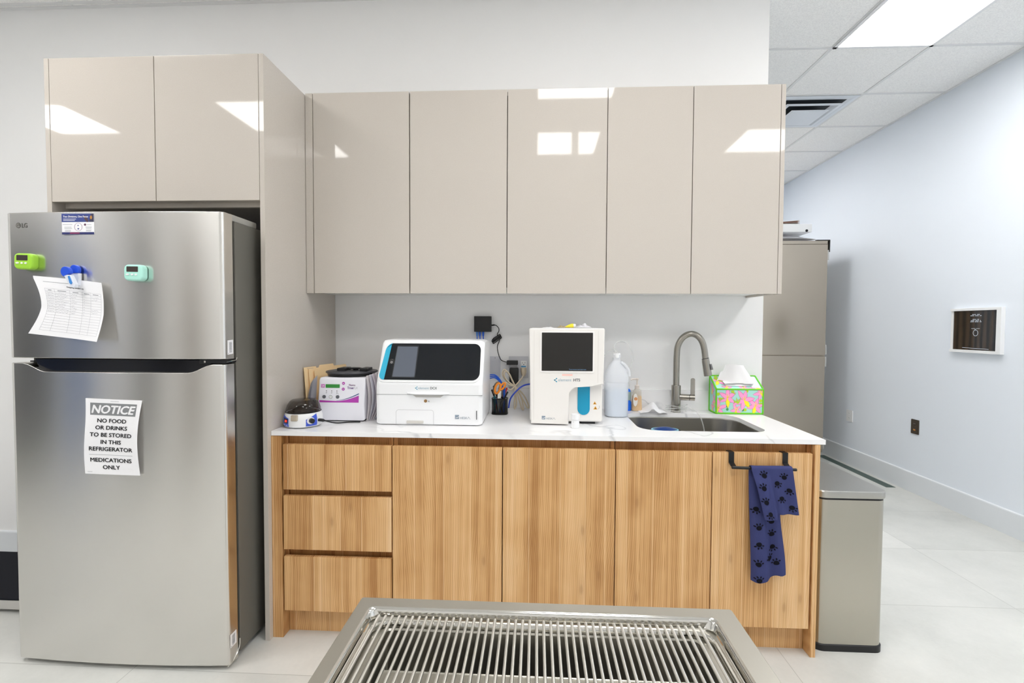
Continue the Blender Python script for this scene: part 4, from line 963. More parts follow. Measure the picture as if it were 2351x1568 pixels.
# ---- pen cup and what stands in it
t = thing('pen_cup', 'black wire-mesh pen cup between the two analyzers', 'pen cup', (0.9615, -0.20, ZC))
cup = MB(); nS, nZ = 44, 15
def cuppt(i, j): 
    a = 2*PI*i/nS; p = 3.2; ca, sa = math.cos(a), math.sin(a); d = (abs(ca)**p+abs(sa)**p)**(-1/p); return (0.0415*ca*d, 0.0415*sa*d, 0.003+0.078*j/nZ)
G = [[cup.bm.verts.new(cuppt(i, j)) for j in range(nZ+1)] for i in range(nS)]
for i in range(nS):
    for j in range(nZ):
        k = (i+1) % nS
        cup.face([G[i][j], G[k][j], G[k][j+1]]); cup.face([G[i][j], G[k][j+1], G[i][j+1]])
bmesh.ops.wireframe(cup.bm, faces=cup.bm.faces[:], thickness=0.0016, use_replace=True, use_even_offset=True)
obj('mesh_wall', cup, M_BLACKM, t, local=True, smooth=False)
rim = MB(); ring = [V(cuppt(i, nZ)) for i in range(nS)]; rim.tube(ring, 0.0022, 6, closed=True); ring = [V(cuppt(i, 0)) for i in range(nS)]; rim.tube(ring, 0.0022, 6, closed=True)
obj('rim', rim, M_BLACKM, t, local=True)
obj('base', MB().prism([(cuppt(i, 0)[0], cuppt(i, 0)[1]) for i in range(nS)], 0.0, 0.003, fxy), M_BLACKM, t, local=True)
def pen(base, tip, r, col, cap, label, nm='pen'):
    b_, e = V(base), V(tip); d = (e-b_)
    t = thing(nm, label, 'pen', base, group='pens in the mesh cup')
    obj('barrel', MB().tube([b_, b_+d*0.05, b_+d*0.62], [r*0.5, r, r], 9), col, t)
    obj('cap', MB().tube([b_+d*0.62, b_+d*0.97, e], [r*1.12, r*1.12, r*0.7], 9), cap, t)
PR = mat('pen_red', lin(190, 52, 48), 0.4); PBL = mat('pen_blue', lin(40, 96, 200), 0.4); PTL = mat('pen_teal', lin(30, 110, 120), 0.4); PGY = mat('pen_grey', lin(120, 118, 120), 0.4)
cz = ZC+0.005
pen((0.975, -0.188, cz), (0.926, -0.190, 1.060), 0.0045, M_BLACK, M_BLACK, 'black pen leaning left in the mesh cup, against the analyzer')
pen((0.966, -0.200, cz), (0.918, -0.200, 1.042), 0.0045, PBL, M_BLACK, 'blue-barrelled pen leaning far left in the mesh cup')
pen((0.948, -0.177, cz), (0.998, -0.178, 1.050), 0.0045, M_BLACK, PR, 'black pen with a red cap leaning right in the mesh cup')
pen((0.945, -0.2115, cz), (1.004, -0.2115, 1.033), 0.0042, PGY, M_BLACK, 'grey pen with a black cap leaning farthest right in the mesh cup')
pen((0.982, -0.200, cz), (0.986, -0.200, 1.056), 0.0048, PBL, PBL, 'all-blue pen behind the right scissor handle')
pen((0.936, -0.2115, cz), (0.934, -0.2115, 1.010), 0.0045, PTL, PTL, 'short teal pen at the front of the mesh cup')
pen((0.936, -0.166, cz), (0.950, -0.166, 1.020), 0.0042, PR, M_BLACK, 'red-barrelled pen inside the mesh cup, behind the scissor blades')
pen((0.978, -0.166, cz), (0.968, -0.166, 1.048), 0.0045, M_BLACK, PGY, 'black pen with a grey end standing at the back of the mesh cup')
t = thing('scissors', 'scissors with orange and grey loop handles standing in the mesh cup', 'scissors', (0.957, -0.215, ZC))
def loop(cx, cz_, rx, rz, rot, y, r): 
    c, s_ = math.cos(rot), math.sin(rot)
    return [(cx+rx*math.cos(a)*c-rz*math.sin(a)*s_, y, cz_+rx*math.cos(a)*s_+rz*math.sin(a)*c) for a in [2*PI*k/22 for k in range(22)]]
OR = mat('scissor_orange', lin(238, 142, 42), 0.4); SG = mat('scissor_grey', lin(116, 100, 84), 0.45)
obj('handle', MB().tube(loop(0.952, 1.052, 0.0125, 0.0275, -0.28, -0.232, 0), 0.0052, 8, closed=True), OR, t)
obj('handle_grip', MB().tube(loop(0.9475, 1.053, 0.0150, 0.0310, -0.28, -0.226, 0), 0.0050, 8, closed=True), SG, t)
obj('handle', MB().tube(loop(0.978, 1.063, 0.0085, 0.0205, -0.62, -0.232, 0), 0.0050, 8, closed=True), OR, t)
obj('handle_grip', MB().tube(loop(0.9755, 1.061, 0.0110, 0.0235, -0.62, -0.226, 0), 0.0046, 8, closed=True), SG, t)
bl = MB(); bl.prism([(0.953, 1.025), (0.966, 1.04), (0.962, 0.98), (0.956, ZC+0.006), (0.950, 0.98)], -0.232, -0.228, fxz); bl.prism([(0.958, 1.03), (0.972, 1.045), (0.966, 0.985), (0.958, ZC+0.006), (0.955, 0.98)], -0.227, -0.224, fxz)
obj('blades', bl, M_CHROME, t)

# ---- haematology analyzer (tall, square screen)
t = thing('hematology_analyzer', 'tall white analyzer with a square black screen and turquoise recess', 'analyzer', (1.293, -0.30, ZC))
HW = mat('hema_white', lin(232, 229, 225), 0.35)
hb_ = MB(); hb_.box(1.122, 1.463, -0.445, -0.135, 0.926, 1.367, 0.010, 3); obj('housing', hb_, HW, t)
def arc(cx, cz_, r, a0, a1, n=6): return [(cx+r*math.cos(a0+(a1-a0)*k/n), cz_+r*math.sin(a0+(a1-a0)*k/n)) for k in range(n+1)]
fp = [(1.128, 0.9225), (1.3025, 0.9185), (1.3035, 1.070)] + arc(1.3265, 1.0705, 0.023, PI, PI/2) + [(1.40, 1.098), (1.462, 1.107), (1.4655, 1.362), (1.460, 1.3675), (1.122, 1.3665), (1.1165, 1.360)]
hf = MB(); hf.prism(fp, -0.481, -0.441, fxz, 0.006, False, 3); obj('front_panel', hf, HW, t)
obj('foot', MB().box(1.145, 1.30, -0.44, -0.16, ZC, 0.927).box(1.365, 1.43, -0.43, -0.16, ZC, 0.927), M_BLACK, t)
ga = MB()
for x in (1.1395, 1.4345): ga.box(x, x+0.0016, -0.4816, -0.478, 0.94 if x < 1.3 else 1.115, 1.355)
obj('seam', ga, mat('hema_seam', lin(214, 210, 205), 0.5), t)
hz = MB(); hz.prism(rrect(1.1685, 1.4175, 1.162, 1.354, 0.004), -0.4835, -0.479, fxz, 0.0015); obj('screen_bezel', hz, mat('hema_bezel', lin(240, 238, 236), 0.3), t)
sc2 = MB(); sc2.prism(rrect(1.1760, 1.4105, 1.1695, 1.3465, 0.002), -0.4845, -0.48, fxz); obj('screen', sc2, mat('lcd_black', lin(28, 26, 24), 0.22), t)
yh = lambda d: onY(-0.4812-d)
lt = MB(); lt.use(mat('screen_text', lin(110, 150, 190), 0.4)).text('Touch screen to exit sleep mode', 0.0075, lambda x, z: onY(-0.4850)(1.302+x*0.78, 1.1745+z), 'LEFT')
molecule(lt, 1.2435, 1.1265, 0.0085, yh(.0003))
lt.use(LG_).text('element', 0.0188, lambda x, z: yh(.0003)(1.252+x, 1.1212+z), 'LEFT'); lt.use(mat('logo_dark2', lin(88, 92, 98), 0.4)).text('HT5', 0.0188, lambda x, z: yh(.0003)(1.3225+x*0.92, 1.1212+z), 'LEFT', 0.0004)
heska(lt, 1.178, 0.9425, 0.0165, yh(.0003))
lt.use(mat('pink_label', lin(246, 196, 186), 0.5)).poly([yh(.0003)(*p) for p in ((1.2705, 1.1465), (1.3185, 1.1465), (1.3185, 1.1545), (1.2705, 1.1545))])
obj('lettering', lt, None, t, smooth=False)
yr = lambda d: onY(-0.4452-d)
TQ = mat('turquoise_deep', lin(14, 146, 184), 0.35)
pp = MB(); pp.prism([(1.346, 1.093), (1.346, 0.988)] + arc(1.3745, 0.988, 0.0285, PI, 2*PI, 12) + [(1.403, 1.093)], -0.4485, -0.443, fxz, 0.0008); obj('probe_cover', pp, TQ, t)
wm = MB(); AMB = mat('warn_amber', lin(222, 160, 54), 0.5)
for cx, cz_, s_ in ((1.4265, 1.0165, 0.0085), (1.4295, 0.9935, 0.0095)):
    wm.use(AMB).poly([yr(.0004)(cx-s_, cz_-.8*s_), yr(.0004)(cx+s_, cz_-.8*s_), yr(.0004)(cx, cz_+.9*s_)]); wm.use(M_INK).disc(cx, cz_-.2*s_, .28*s_, yr(.0008), 8)
wm.use(M_INKG).ribbon([(1.447, 1.004), (1.448, 0.994), (1.443, 0.988)], 0.0015, yr(.0004))
obj('warning_label', wm, None, t, smooth=False)
# things lying on its top
t = thing('reagent_tube', 'yellow tapered tube with a white cap lying on the square-screen analyzer', 'tube', (1.315, -0.40, 1.367))
ly = mat('tube_yellow', lin(238, 224, 58), 0.4)
obj('body', MB().tube([(1.288, -0.40, 1.3725), (1.302, -0.40, 1.3755), (1.318, -0.40, 1.3785), (1.3265, -0.40, 1.3790)], [0.002, 0.0065, 0.0095, 0.0100], 12), ly, t)
obj('cap', MB().tube([(1.3270, -0.40, 1.3785), (1.337, -0.40, 1.3785)], 0.0088, 12), M_WHITEP, t)
def crumple(name, cat, label, x0_, x1_, y0_, y1_, z0_, hgt, seed, m, thick=0.0006, group=None, n=14):
    rn = random.Random(seed); ph = [rn.uniform(0, 6.28) for _ in range(6)]
    def fn(u, v):
        e = math.sin(PI*u)*math.sin(PI*v)
        w_ = abs(math.sin(3.1*u*PI+ph[0]+1.7*v)) + 0.6*abs(math.sin(4.3*v*PI+ph[1]-2.2*u)) + 0.4*math.sin(9*u+ph[2])*math.sin(8*v+ph[3])
        return (x0_+(x1_-x0_)*u+0.02*(x1_-x0_)*math.sin(7*v+ph[4]), y0_+(y1_-y0_)*v+0.03*(y1_-y0_)*math.sin(6*u+ph[5]), z0_+thick+max(0.0, hgt*(0.12+0.62*w_*e)))
    t = thing(name, label, cat, ((x0_+x1_)/2, (y0_+y1_)/2, z0_), group=group)
    obj('sheet', MB().grid(fn, n, n, thick), m, t, ang=70); return t
CLR = mat('clear_film', lin(235, 236, 240), 0.12, alpha=0.55)
crumple('plastic_wrapper', 'wrapper', 'crumpled clear wrapper on top of the square-screen analyzer', 1.335, 1.415, -0.43, -0.33, 1.3672, 0.020, 3, mat('film_white', lin(236, 236, 242), 0.3, alpha=0.85))
crumple('plastic_wrapper', 'wrapper', 'small tan wrapper left of the yellow tube on the analyzer', 1.250, 1.292, -0.42, -0.36, 1.3672, 0.013, 9, mat('film_tan', lin(196, 178, 140), 0.3, alpha=0.8))
crumple('paper_slip', 'paper', 'flat white slip at the left of the analyzer top', 1.178, 1.235, -0.43, -0.33, 1.3672, 0.005, 12, M_PAPER)

# ---- specimen jar
t = thing('specimen_jar', 'small white capped jar standing before the square-screen analyzer', 'jar', (1.3295, -0.528, ZC))
jr = MB(); jr.use(M_WHITEP).lathe([(0.0165, 0.0), (0.018, 0.002), (0.018, 0.034), (0.0165, 0.037)], (0, 0, 0), 24); jr.use(M_INKL).poly([(-0.011, -0.0148, 0.028), (-0.008, -0.0166, 0.028), (-0.008, -0.0166, 0.031), (-0.011, -0.0148, 0.031)])
obj('body', jr, None, t, local=True)
obj('cap', MB().lathe([(0.0175, 0.038), (0.0188, 0.039), (0.0188, 0.061), (0.0175, 0.063)], (0, 0, 0), 28), M_WHITEP, t, local=True)

# ---- one-gallon jug with tubing
t = thing('jug', 'translucent white gallon jug half full of clear liquid beside the square-screen analyzer', 'jug', (1.563, -0.215, ZC))
JUG = mat('jug_plastic', lin(242, 245, 250), 0.35, alpha=0.50)
prof = [(0.050, 0.0), (0.057, 0.006), (0.0585, 0.02), (0.0575, 0.034), (0.0585, 0.04), (0.0585, 0.170), (0.0570, 0.175), (0.0590, 0.180), (0.0590, 0.200), (0.054, 0.225), (0.043, 0.250), (0.030, 0.272), (0.021, 0.284), (0.0175, 0.290), (0.0175, 0.315), (0.0165, 0.318)]
jg = MB()
for (r_, z), (r2, z2) in zip(prof, prof[1:]): pass
jg.lathe(prof, (0, 0, 0), 40, 1, 1, 3.4, True, False)
obj('bottle', jg, JUG, t, local=True)
lq = MB(); lq.lathe([(0.049, 0.003), (0.0555, 0.008), (0.0565, 0.14)], (0, 0, 0), 40, 1, 1, 3.4); obj('liquid', lq, mat('jug_liquid', lin(196, 211, 226), 0.15), t, local=True)
obj('cap', MB().lathe([(0.0185, 0.300), (0.0195, 0.302), (0.0195, 0.321), (0.018, 0.324)], (0, 0, 0), 24), M_WHITEP, t, local=True)
hl = MB(); hl.tube(smoothpath([(0.018, -0.035, 0.282), (0.040, -0.038, 0.262), (0.056, -0.036, 0.236), (0.058, -0.036, 0.208)], 5), 0.0075, 8); obj('handle', hl, JUG, t, local=True)
TUB = mat('clear_tubing', lin(222, 224, 222), 0.06, alpha=0.30)
t = thing('tubing', 'clear thin tubing looping up out of the translucent jug', 'tubing', (1.57, -0.2, 1.24))
obj('tube', MB().tube(smoothpath([(1.563, -0.215, 1.2425), (1.556, -0.21, 1.255), (1.552, -0.205, 1.27), (1.565, -0.20, 1.292), (1.592, -0.19, 1.298), (1.622, -0.18, 1.288), (1.645, -0.17, 1.258), (1.655, -0.165, 1.215), (1.650, -0.165, 1.180), (1.640, -0.165, 1.162), (1.630, -0.165, 1.160)], 6), 0.0032, 7), TUB, t)
obj('tube', MB().tube(smoothpath([(1.478, -0.20, 1.155), (1.490, -0.20, 1.205), (1.520, -0.205, 1.243), (1.545, -0.21, 1.252), (1.566, -0.222, 1.2435)], 5), 0.004, 7), TUB, t)

# ---- soap pump and blue bottle
t = thing('soap_bottle', 'clear soap pump bottle with orange liquid and a white oval label', 'soap', (1.702, -0.058, ZC))
sprof = [(0.025, 0.0), (0.0275, 0.004), (0.0272, 0.03), (0.0245, 0.075), (0.0235, 0.098), (0.021, 0.112), (0.0125, 0.120), (0.0115, 0.124)]
obj('bottle', MB().lathe(sprof, (0, 0, 0), 28, 1.0, 0.66, 2.6, True, True), mat('soap_clear', lin(226, 222, 208), 0.1, alpha=0.38), t, local=True)
obj('liquid', MB().lathe([(0.0245, 0.002), (0.0268, 0.005), (0.0264, 0.03), (0.0242, 0.070), (0.0238, 0.082)], (0, 0, 0), 28, 1.0, 0.64, 2.6), mat('soap_orange', lin(238, 186, 98), 0.2), t, local=True)
lb = MB(); lb.use(M_WHITEW)
N = 12
for i in range(N):
    a, b_ = i/N, (i+1)/N; wdt = lambda q: 0.0125*math.sqrt(max(0, 1-(2*q-1)**2))
    lb.poly([(-0.012-wdt(a)*0.95, -0.0195, 0.026+0.072*a), (-0.012+wdt(a), -0.0195, 0.026+0.072*a), (-0.012+wdt(b_), -0.0195+0.0022*0, 0.026+0.072*b_), (-0.012-wdt(b_)*0.95, -0.0195, 0.026+0.072*b_)])
lb.use(mat('emblem_orange', lin(222, 136, 44), 0.4)).disc(-0.010, 0.068, 0.0088, onY(-0.0201), 18); lb.use(M_WHITEW).ribbon([(-0.014, 0.071), (-0.010, 0.066), (-0.006, 0.072)], 0.0014, onY(-0.0206)); lb.ribbon([(-0.010, 0.062), (-0.010, 0.068)], 0.0014, onY(-0.0206))
obj('label', lb, None, t, local=True, smooth=False)
PMP = mat('pump_blush', lin(238, 228, 218), 0.3, alpha=0.8)
pm = MB(); pm.lathe([(0.0125, 0.120), (0.0125, 0.138), (0.0095, 0.141), (0.0045, 0.143), (0.0045, 0.166), (0.009, 0.168), (0.009, 0.176), (0.007, 0.178)], (0, 0, 0), 18); pm.tube([(0.0, 0, 0.1735), (-0.028, -0.004, 0.1735), (-0.034, -0.005, 0.169)], [0.005, 0.004, 0.0035], 8)
obj('pump', pm, PMP, t, local=True)
t = thing('dish_soap_bottle', 'blue dish soap bottle half hidden between the jug and the soap pump', 'soap', (1.655, -0.05, ZC))
obj('bottle', MB().lathe([(0.017, 0), (0.0185, 0.003), (0.0185, 0.045), (0.0135, 0.056), (0.0165, 0.072), (0.0175, 0.095), (0.012, 0.112), (0.006, 0.122)], (0, 0, 0), 20, 1, 0.8), mat('dish_blue', lin(20, 104, 224), 0.25), t, local=True)
lb = MB(); lb.lathe([(0.0142, 0.057), (0.0172, 0.072), (0.0182, 0.095), (0.0155, 0.104)], (0, 0, 0), 20, 1, 0.8, cap0=False, cap1=False); obj('label', lb, mat('dish_label', lin(152, 172, 168), 0.4), t, local=True)
obj('cap', MB().lathe([(0.0065, 0.120), (0.0065, 0.150), (0.004, 0.160)], (0, 0, 0), 12), mat('dish_cap', lin(220, 224, 222), 0.3, alpha=0.8), t, local=True)

# ---- paper towel and coil of tubing by the faucet
t = thing('paper_towel', 'crumpled white paper towel lying left of the faucet', 'paper', (1.79, -0.08, ZC))
def ptw(u, v):
    x = 1.705+0.142*u; y = -0.140+0.105*v-0.01*math.sin(3*u)
    ridge = 0.040*math.exp(-((u-0.52)/0.25)**2)*math.exp(-((v-0.75)/0.42)**2) + 0.020*math.exp(-((u-0.42-0.25*v)/0.12)**2)*(1-v) + 0.006*abs(math.sin(9*u+3*v))
    return (x, y, ZC+0.001+ridge*math.sin(PI*min(1, max(0.0, u*1.0)))**0.4)
obj('sheet', MB().grid(ptw, 24, 12, -0.0012), M_PAPER, t, ang=50)
t = thing('tubing', 'coil of clear tubing around the faucet foot, its end hanging into the sink', 'tubing', (1.91, -0.09, ZC))
cl = MB(); P_ = []
for k in range(46):
    a = 2*PI*k/15; rr_ = 0.040+0.004*math.sin(k*1.7); P_.append((1.907+rr_*1.35*math.cos(a), -0.078+rr_*0.95*math.sin(a)*0.98, ZC+0.004+0.0022*k*0.35+0.003*math.sin(k)))
cl.tube([p for p in P_], 0.0026, 6); obj('coil', cl, TUB, t)
e = P_[-1]
obj('loose_end', MB().tube(smoothpath([e, (1.930, -0.115, 0.955), (1.960, -0.13, 0.950), (1.990, -0.15, 0.930), (2.010, -0.17, 0.900), (2.022, -0.18, 0.850), (2.030, -0.19, 0.78)], 5), 0.0028, 7), TUB, t)

# ---- faucet
t = thing('faucet', 'brushed nickel pull-down faucet with a high arched neck', 'faucet', (1.908, -0.072, ZC))
obj('base', MB().lathe([(0.0265, 0), (0.0255, 0.004), (0.0245, 0.006), (0.0245, 0.143), (0.0235, 0.1445)], (1.908, -0.072, ZC), 28), M_NICKEL, t)
NP = smoothpath([(1.908, -0.072, 1.055), (1.908, -0.072, 1.15), (1.909, -0.072, 1.225), (1.913, -0.073, 1.268), (1.929, -0.076, 1.306), (1.953, -0.081, 1.330), (1.982, -0.087, 1.338), (2.009, -0.093, 1.328), (2.030, -0.099, 1.302), (2.042, -0.104, 1.262), (2.049, -0.108, 1.205)], 6)
obj('neck', MB().tube(NP, 0.0163, 20), M_NICKEL, t)
sp = MB(); sp.tube([(2.0488, -0.108, 1.206), (2.0505, -0.109, 1.190), (2.0615, -0.114, 1.119), (2.0620, -0.1143, 1.116)], [0.0185, 0.0195, 0.0205, 0.0195], 22); obj('spray_head', sp, M_NICKEL, t)
obj('spray_button', MB().tube([(2.0715, -0.122, 1.180), (2.0790, -0.127, 1.150)], 0.0055, 8), M_GREYP, t)
obj('seam_ring', MB().tube([(2.0483, -0.1078, 1.2085), (2.0489, -0.1081, 1.2058)], 0.0188, 22), M_BLACKM, t)
hd_ = MB(); hd_.tube([(1.925, -0.078, 0.996), (1.973, -0.088, 0.996)], 0.0168, 20); obj('valve', hd_, M_NICKEL, t)
obj('valve_ring', MB().tube([(1.973, -0.088, 0.996), (1.9755, -0.0885, 0.996)], 0.0165, 20), M_BLACKM, t)
hd_ = MB(); hd_.tube([(1.9755, -0.0885, 0.996), (2.001, -0.094, 0.996)], 0.0170, 20); hd_.prism(rrect(1.9795, 2.0005, 1.000, 1.101, [0.002, 0.002, 0.009, 0.009], 5), -0.097, -0.088, fxz, 0.002, True); obj('lever', hd_, M_NICKEL, t)

# ---- tissue box
t = thing('tissue_box', 'floral tissue box with bright green edges at the end of the counter', 'tissue box', (2.222, -0.07, ZC))
x0, x1, yf_, yb_, zf, zb_ = 2.104, 2.346, -0.122, -0.022, ZC+0.132, ZC+0.193
ptsb = [(yf_, ZC), (yf_, zf), (yb_, zb_), (yb_, ZC)]
TB = MB(); AQ = mat('box_aqua', lin(166, 216, 208), 0.5); GR = mat('box_green', lin(104, 200, 30), 0.5)
PK = mat('box_pink', lin(246, 156, 206), 0.5); HP = mat('box_magenta', lin(214, 84, 150), 0.5); YL = mat('box_yellow', lin(250, 232, 40), 0.5); LM = mat('box_lime', lin(178, 208, 40), 0.5); DG = mat('box_leaf', lin(66, 156, 84), 0.5)
TB.use(AQ).prism(ptsb, x0, x1, lambda u, v, w_: (w_, u, v))
rn = random.Random(11)
def surf_front(d): return lambda a, b_: (x0+a*(x1-x0), yf_-d, ZC+b_*(zf-ZC))
def surf_left(d): return lambda a, b_: (x0-d, yb_+a*(yf_-yb_), ZC+b_*((zb_-ZC)*(1-a)+(zf-ZC)*a))
def surf_top(d):
    n = V((0, -(zb_-zf), yb_-yf_)).normalized()
    return lambda a, b_: V((x0+a*(x1-x0), yf_+b_*(yb_-yf_), zf+b_*(zb_-zf)))+n*d
def petal(sf, cx, cy, L, wd, ang, asp, c1, c2, d=0.0):
    for c_, kx, dd in ((c2, 1.0, 0.0003), (c1, 0.90, 0.0006)):
        pts = []
        for k in range(15):
            q = k/14; r_ = math.sin(PI*q**0.8)*wd*kx; pts.append((q*L*(1 if kx == 1 else .97), r_))
        pts += [(q, -r_*(0.9 if kx < 1 else 1)) for q, r_ in pts[::-1][1:-1]]
        ca, sa = math.cos(ang), math.sin(ang); fn = sf(dd+d)
        P2 = [(cx+(p*ca-q*sa)*asp, cy+(p*sa+q*ca)) for p, q in pts]
        P2 = [(min(.985, max(.02, a)), min(.97, max(.035, b_))) for a, b_ in P2]
        TB.use(c_); TB.poly([fn(a, b_) for a, b_ in P2])
def flower(sf, cx, cy, s_, rot, asp, n=6):
    for k in range(n):
        petal(sf, cx, cy, s_*rn.uniform(.8, 1.1), s_*0.20, rot+2*PI*k/n+rn.uniform(-.15, .15), asp, YL if k == n-2 else PK, HP if k != n-2 else LM, 0.00012*k)
    TB.use(YL)
    for k in range(5):
        a = rot+2*PI*k/5; fn = sf(0.0018); TB.ribbon([(cx, cy), (cx+0.10*math.cos(a)*asp, cy+0.10*math.sin(a)+.05)], 0.012, fn)
for (cx, cy) in ((.04, .8), (.08, .6), (.35, .9), (.65, .93), (.95, .55), (.62, .18), (.4, .45)): 
    TB.use(LM).disc(cx, cy, .035, surf_front(.0002), 14, .065)
for (cx, cy) in ((.24, .31), (.24, .19), (.57, .17)): TB.use(DG).disc(cx, cy, .028, surf_front(.0009), 14, .055)
for (cx, cy, s_, rt, n) in ((.24, .66, .44, .5, 6), (.60, .58, .48, 1.3, 6), (.84, .34, .42, .2, 6), (.95, .85, .34, 2.0, 5), (.05, .24, .40, .3, 5), (.43, .16, .32, .8, 5)): flower(surf_front, cx, cy, s_, rt, .5, n)
for (cx, cy, a) in ((.47, .42, 1.9), (.47, .42, 1.2), (.47, .42, 2.5), (.30, .95, -.6), (.05, .62, .0), (.9, .42, .2)): petal(surf_front, cx, cy, .28, .03, a, .5, LM, DG, 0.0012)
for (cx, cy, s_, rt) in ((.45, .75, .3, .3), (.7, .45, .3, 1.2), (.5, .15, .26, .4)): flower(surf_left, cx, cy, s_, rt, 1.0, 5)
for (cx, cy, s_, rt) in ((.25, .12, .3, .2), (.6, .08, .3, 1.0), (.85, .12, .3, 2.0), (.12, .6, .4, .4), (.3, .9, .3, 1.4)): flower(surf_top, cx, cy, s_, rt, .5, 5)
for (cx, cy, a) in ((.05, .75, 0.2), (.05, .75, -.5), (.05, .75, .8)): petal(surf_top, cx, cy, .5, .06, a, .4, LM, DG, .001)
obj('box', TB, None, t, smooth=False)
ed = MB(); ew = 0.0042
def bar(p, q): ed.tube([p, q], ew, 6)
c_ = [(x, y, z) for x in (x0, x1) for (y, z) in ptsb]
for a, b_ in ((0, 1), (1, 2), (2, 3), (3, 0), (4, 5), (5, 6), (6, 7), (7, 4), (0, 4), (1, 5), (2, 6)): bar(tuple(V(c_[a])+V((0, 0, ew if c_[a][2] < ZC+.001 else 0))), tuple(V(c_[b_])+V((0, 0, ew if c_[b_][2] < ZC+.001 else 0))))
obj('edge_trim', ed, GR, t, smooth=False)
op = MB(); fn = surf_top(.0022); op.use(M_WHITEP).poly([fn(a, b_) for a, b_ in rrect(.78, .965, .10, .93, .03, 3)]); obj('opening_flap', op, None, t, smooth=False)
op = MB(); fn = surf_top(.0026); op.poly([fn(a, b_) for a, b_ in rrect(.22, .80, .22, .80, .08, 4)]); obj('opening', op, M_WHITEP, t, smooth=False)
tsu = MB()
def tis(u, v):
    half = 0.5+0.42*(1-v)-0.12*v; x = 2.218+ (u-0.5)*0.168*(0.62+0.55*(1-v)**1.2) - 0.006*v
    z = ZC+0.162+0.098*v*(1-0.10*abs(u-0.40)*v) ; y = -0.085+0.018*math.sin(5.0*u+1)*(1-v*0.5)+0.022*v+0.006*math.sin(11*u)*(1-v)
    if u < 0.12 and v > 0.6: z -= 0.03*(v-0.6)*(0.12-u)/0.12*4
    z = max(z, ZC+0.137+0.61*(y+0.122))
    return (x, y, z)
t2 = thing('tissue', 'white tissue pulled up out of the floral box', 'tissue', (2.218, -0.08, ZC+0.15))
obj('sheet', tsu.grid(tis, 26, 14, 0.0006), mat('tissue_paper', lin(236, 235, 236), 0.8, alpha=0.93), t2, ang=70)
ts3 = MB()
def tis2(u, v):
    y = -0.085+0.020*math.sin(PI*u)-0.030*v+0.006*math.sin(14*u)
    return (2.150+0.155*u, y, max(ZC+0.160+0.018*math.sin(PI*u*3+1)*(1-v)*0.5+0.012*(1-v)*(0.5-abs(u-.5)), ZC+0.138+0.61*(y+0.122)))
obj('fold', ts3.grid(tis2, 22, 5, 0.0006), MATS['tissue_paper'], t2, ang=70)

# ---- blue tub in the sink
t = thing('plastic_tub', 'blue plastic tub in the sink, its rim just showing over the counter edge', 'tub', (1.765, -0.40, 0.706))
obj('body', MB().lathe([(0.040, 0.0), (0.048, 0.004), (0.060, 0.155), (0.060, 0.170)], (1.765, -0.40, 0.7075), 28, 1, 0.7), mat('tub_blue', lin(24, 72, 150), 0.3), t)
obj('lid', MB().lathe([(0.0, 0.1915), (0.030, 0.189), (0.050, 0.182), (0.058, 0.172), (0.058, 0.168)][::-1], (1.765, -0.40, 0.7075), 28, 1, 0.7), mat('tub_navy', lin(20, 56, 120), 0.3), t)
obj('rim', MB().tube([(1.765+0.0605*math.cos(2*PI*k/36), -0.40+0.0424*math.sin(2*PI*k/36), 0.7075+0.178) for k in range(36)], 0.004, 8, closed=True), mat('tub_rim', lin(130, 186, 206), 0.3), t)
obj('handle', MB().tube(smoothpath([(1.822, -0.405, 0.884), (1.836, -0.41, 0.880), (1.838, -0.41, 0.85), (1.822, -0.405, 0.84)], 4), 0.005, 8), M_BLACK, t)

# ================================================================== TOWEL BAR + TOWEL
t = thing('towel_bar', 'black over-the-door towel bar on the rightmost base cupboard door', 'towel bar', (2.07, -0.71, 0.80))
for x in (1.959, 2.176):
    st_ = MB()
    pr = [(-0.6665, 0.845), (-0.6665, 0.8605), (-0.6985, 0.8605), (-0.6985, 0.818), (-0.7195, 0.8095), (-0.7205, 0.8065), (-0.6955, 0.8155), (-0.6950, 0.8585), (-0.6690, 0.8585), (-0.6690, 0.845)]
    obj('hook', st_.prism(pr, x-0.0105, x+0.0105, lambda u, v, w_: (w_, u, v)), M_BLACKM, t)
obj('bar', MB().tube([(1.950, -0.7235, 0.8035), (1.952, -0.7235, 0.8035), (2.207, -0.7235, 0.7985), (2.209, -0.7235, 0.7985)], [0.004, 0.0062, 0.0062, 0.004], 12), M_BLACKM, t)
t = thing('towel', 'navy blue towel with black paw prints draped over the towel bar', 'towel', (2.11, -0.73, 0.337))
TW = mat('towel_navy', lin(62, 67, 110), 0.95, spec=0.1); nt = NT(TW)
tc = nt.n('ShaderNodeTexCoord'); no = nt.n('ShaderNodeTexNoise', Scale=700.0, Detail=2.0); nt.l(tc.outputs['Object'], no.inputs['Vector']); bump(nt, no.outputs[0], 0.5, 0.0012)
PAW = mat('paw_black', lin(24, 24, 32), 0.95, spec=0.1)
def lerp(a, b_, s_): return a+(b_-a)*s_
def sm(a): a = min(1, max(0, a)); return a*a*(3-2*a)
ZB = 0.801
def backf(u, v):                      # long rear layer: v = 0 hem, 1 = at the bar
    xl = lerp(2.040, 2.024, sm(v)) ; xr = lerp(2.178, 2.150, sm(v*1.5)) if v < 0.66 else lerp(2.150, 2.186, sm((v-0.66)/0.34))
    x = lerp(xl, xr, u); zb0 = lerp(0.336, 0.362, sm((u-0.45)/0.35)) - 0.004*math.sin(9*u)
    z = lerp(zb0, ZB, v)
    y = -0.7085 - 0.026*math.exp(-((u-0.26)/0.24)**4)*(1-v*v*0.8) - 0.014*math.exp(-((u-0.84)/0.16)**2)*(1-v)
    return V((x, min(y, -0.7035), z))
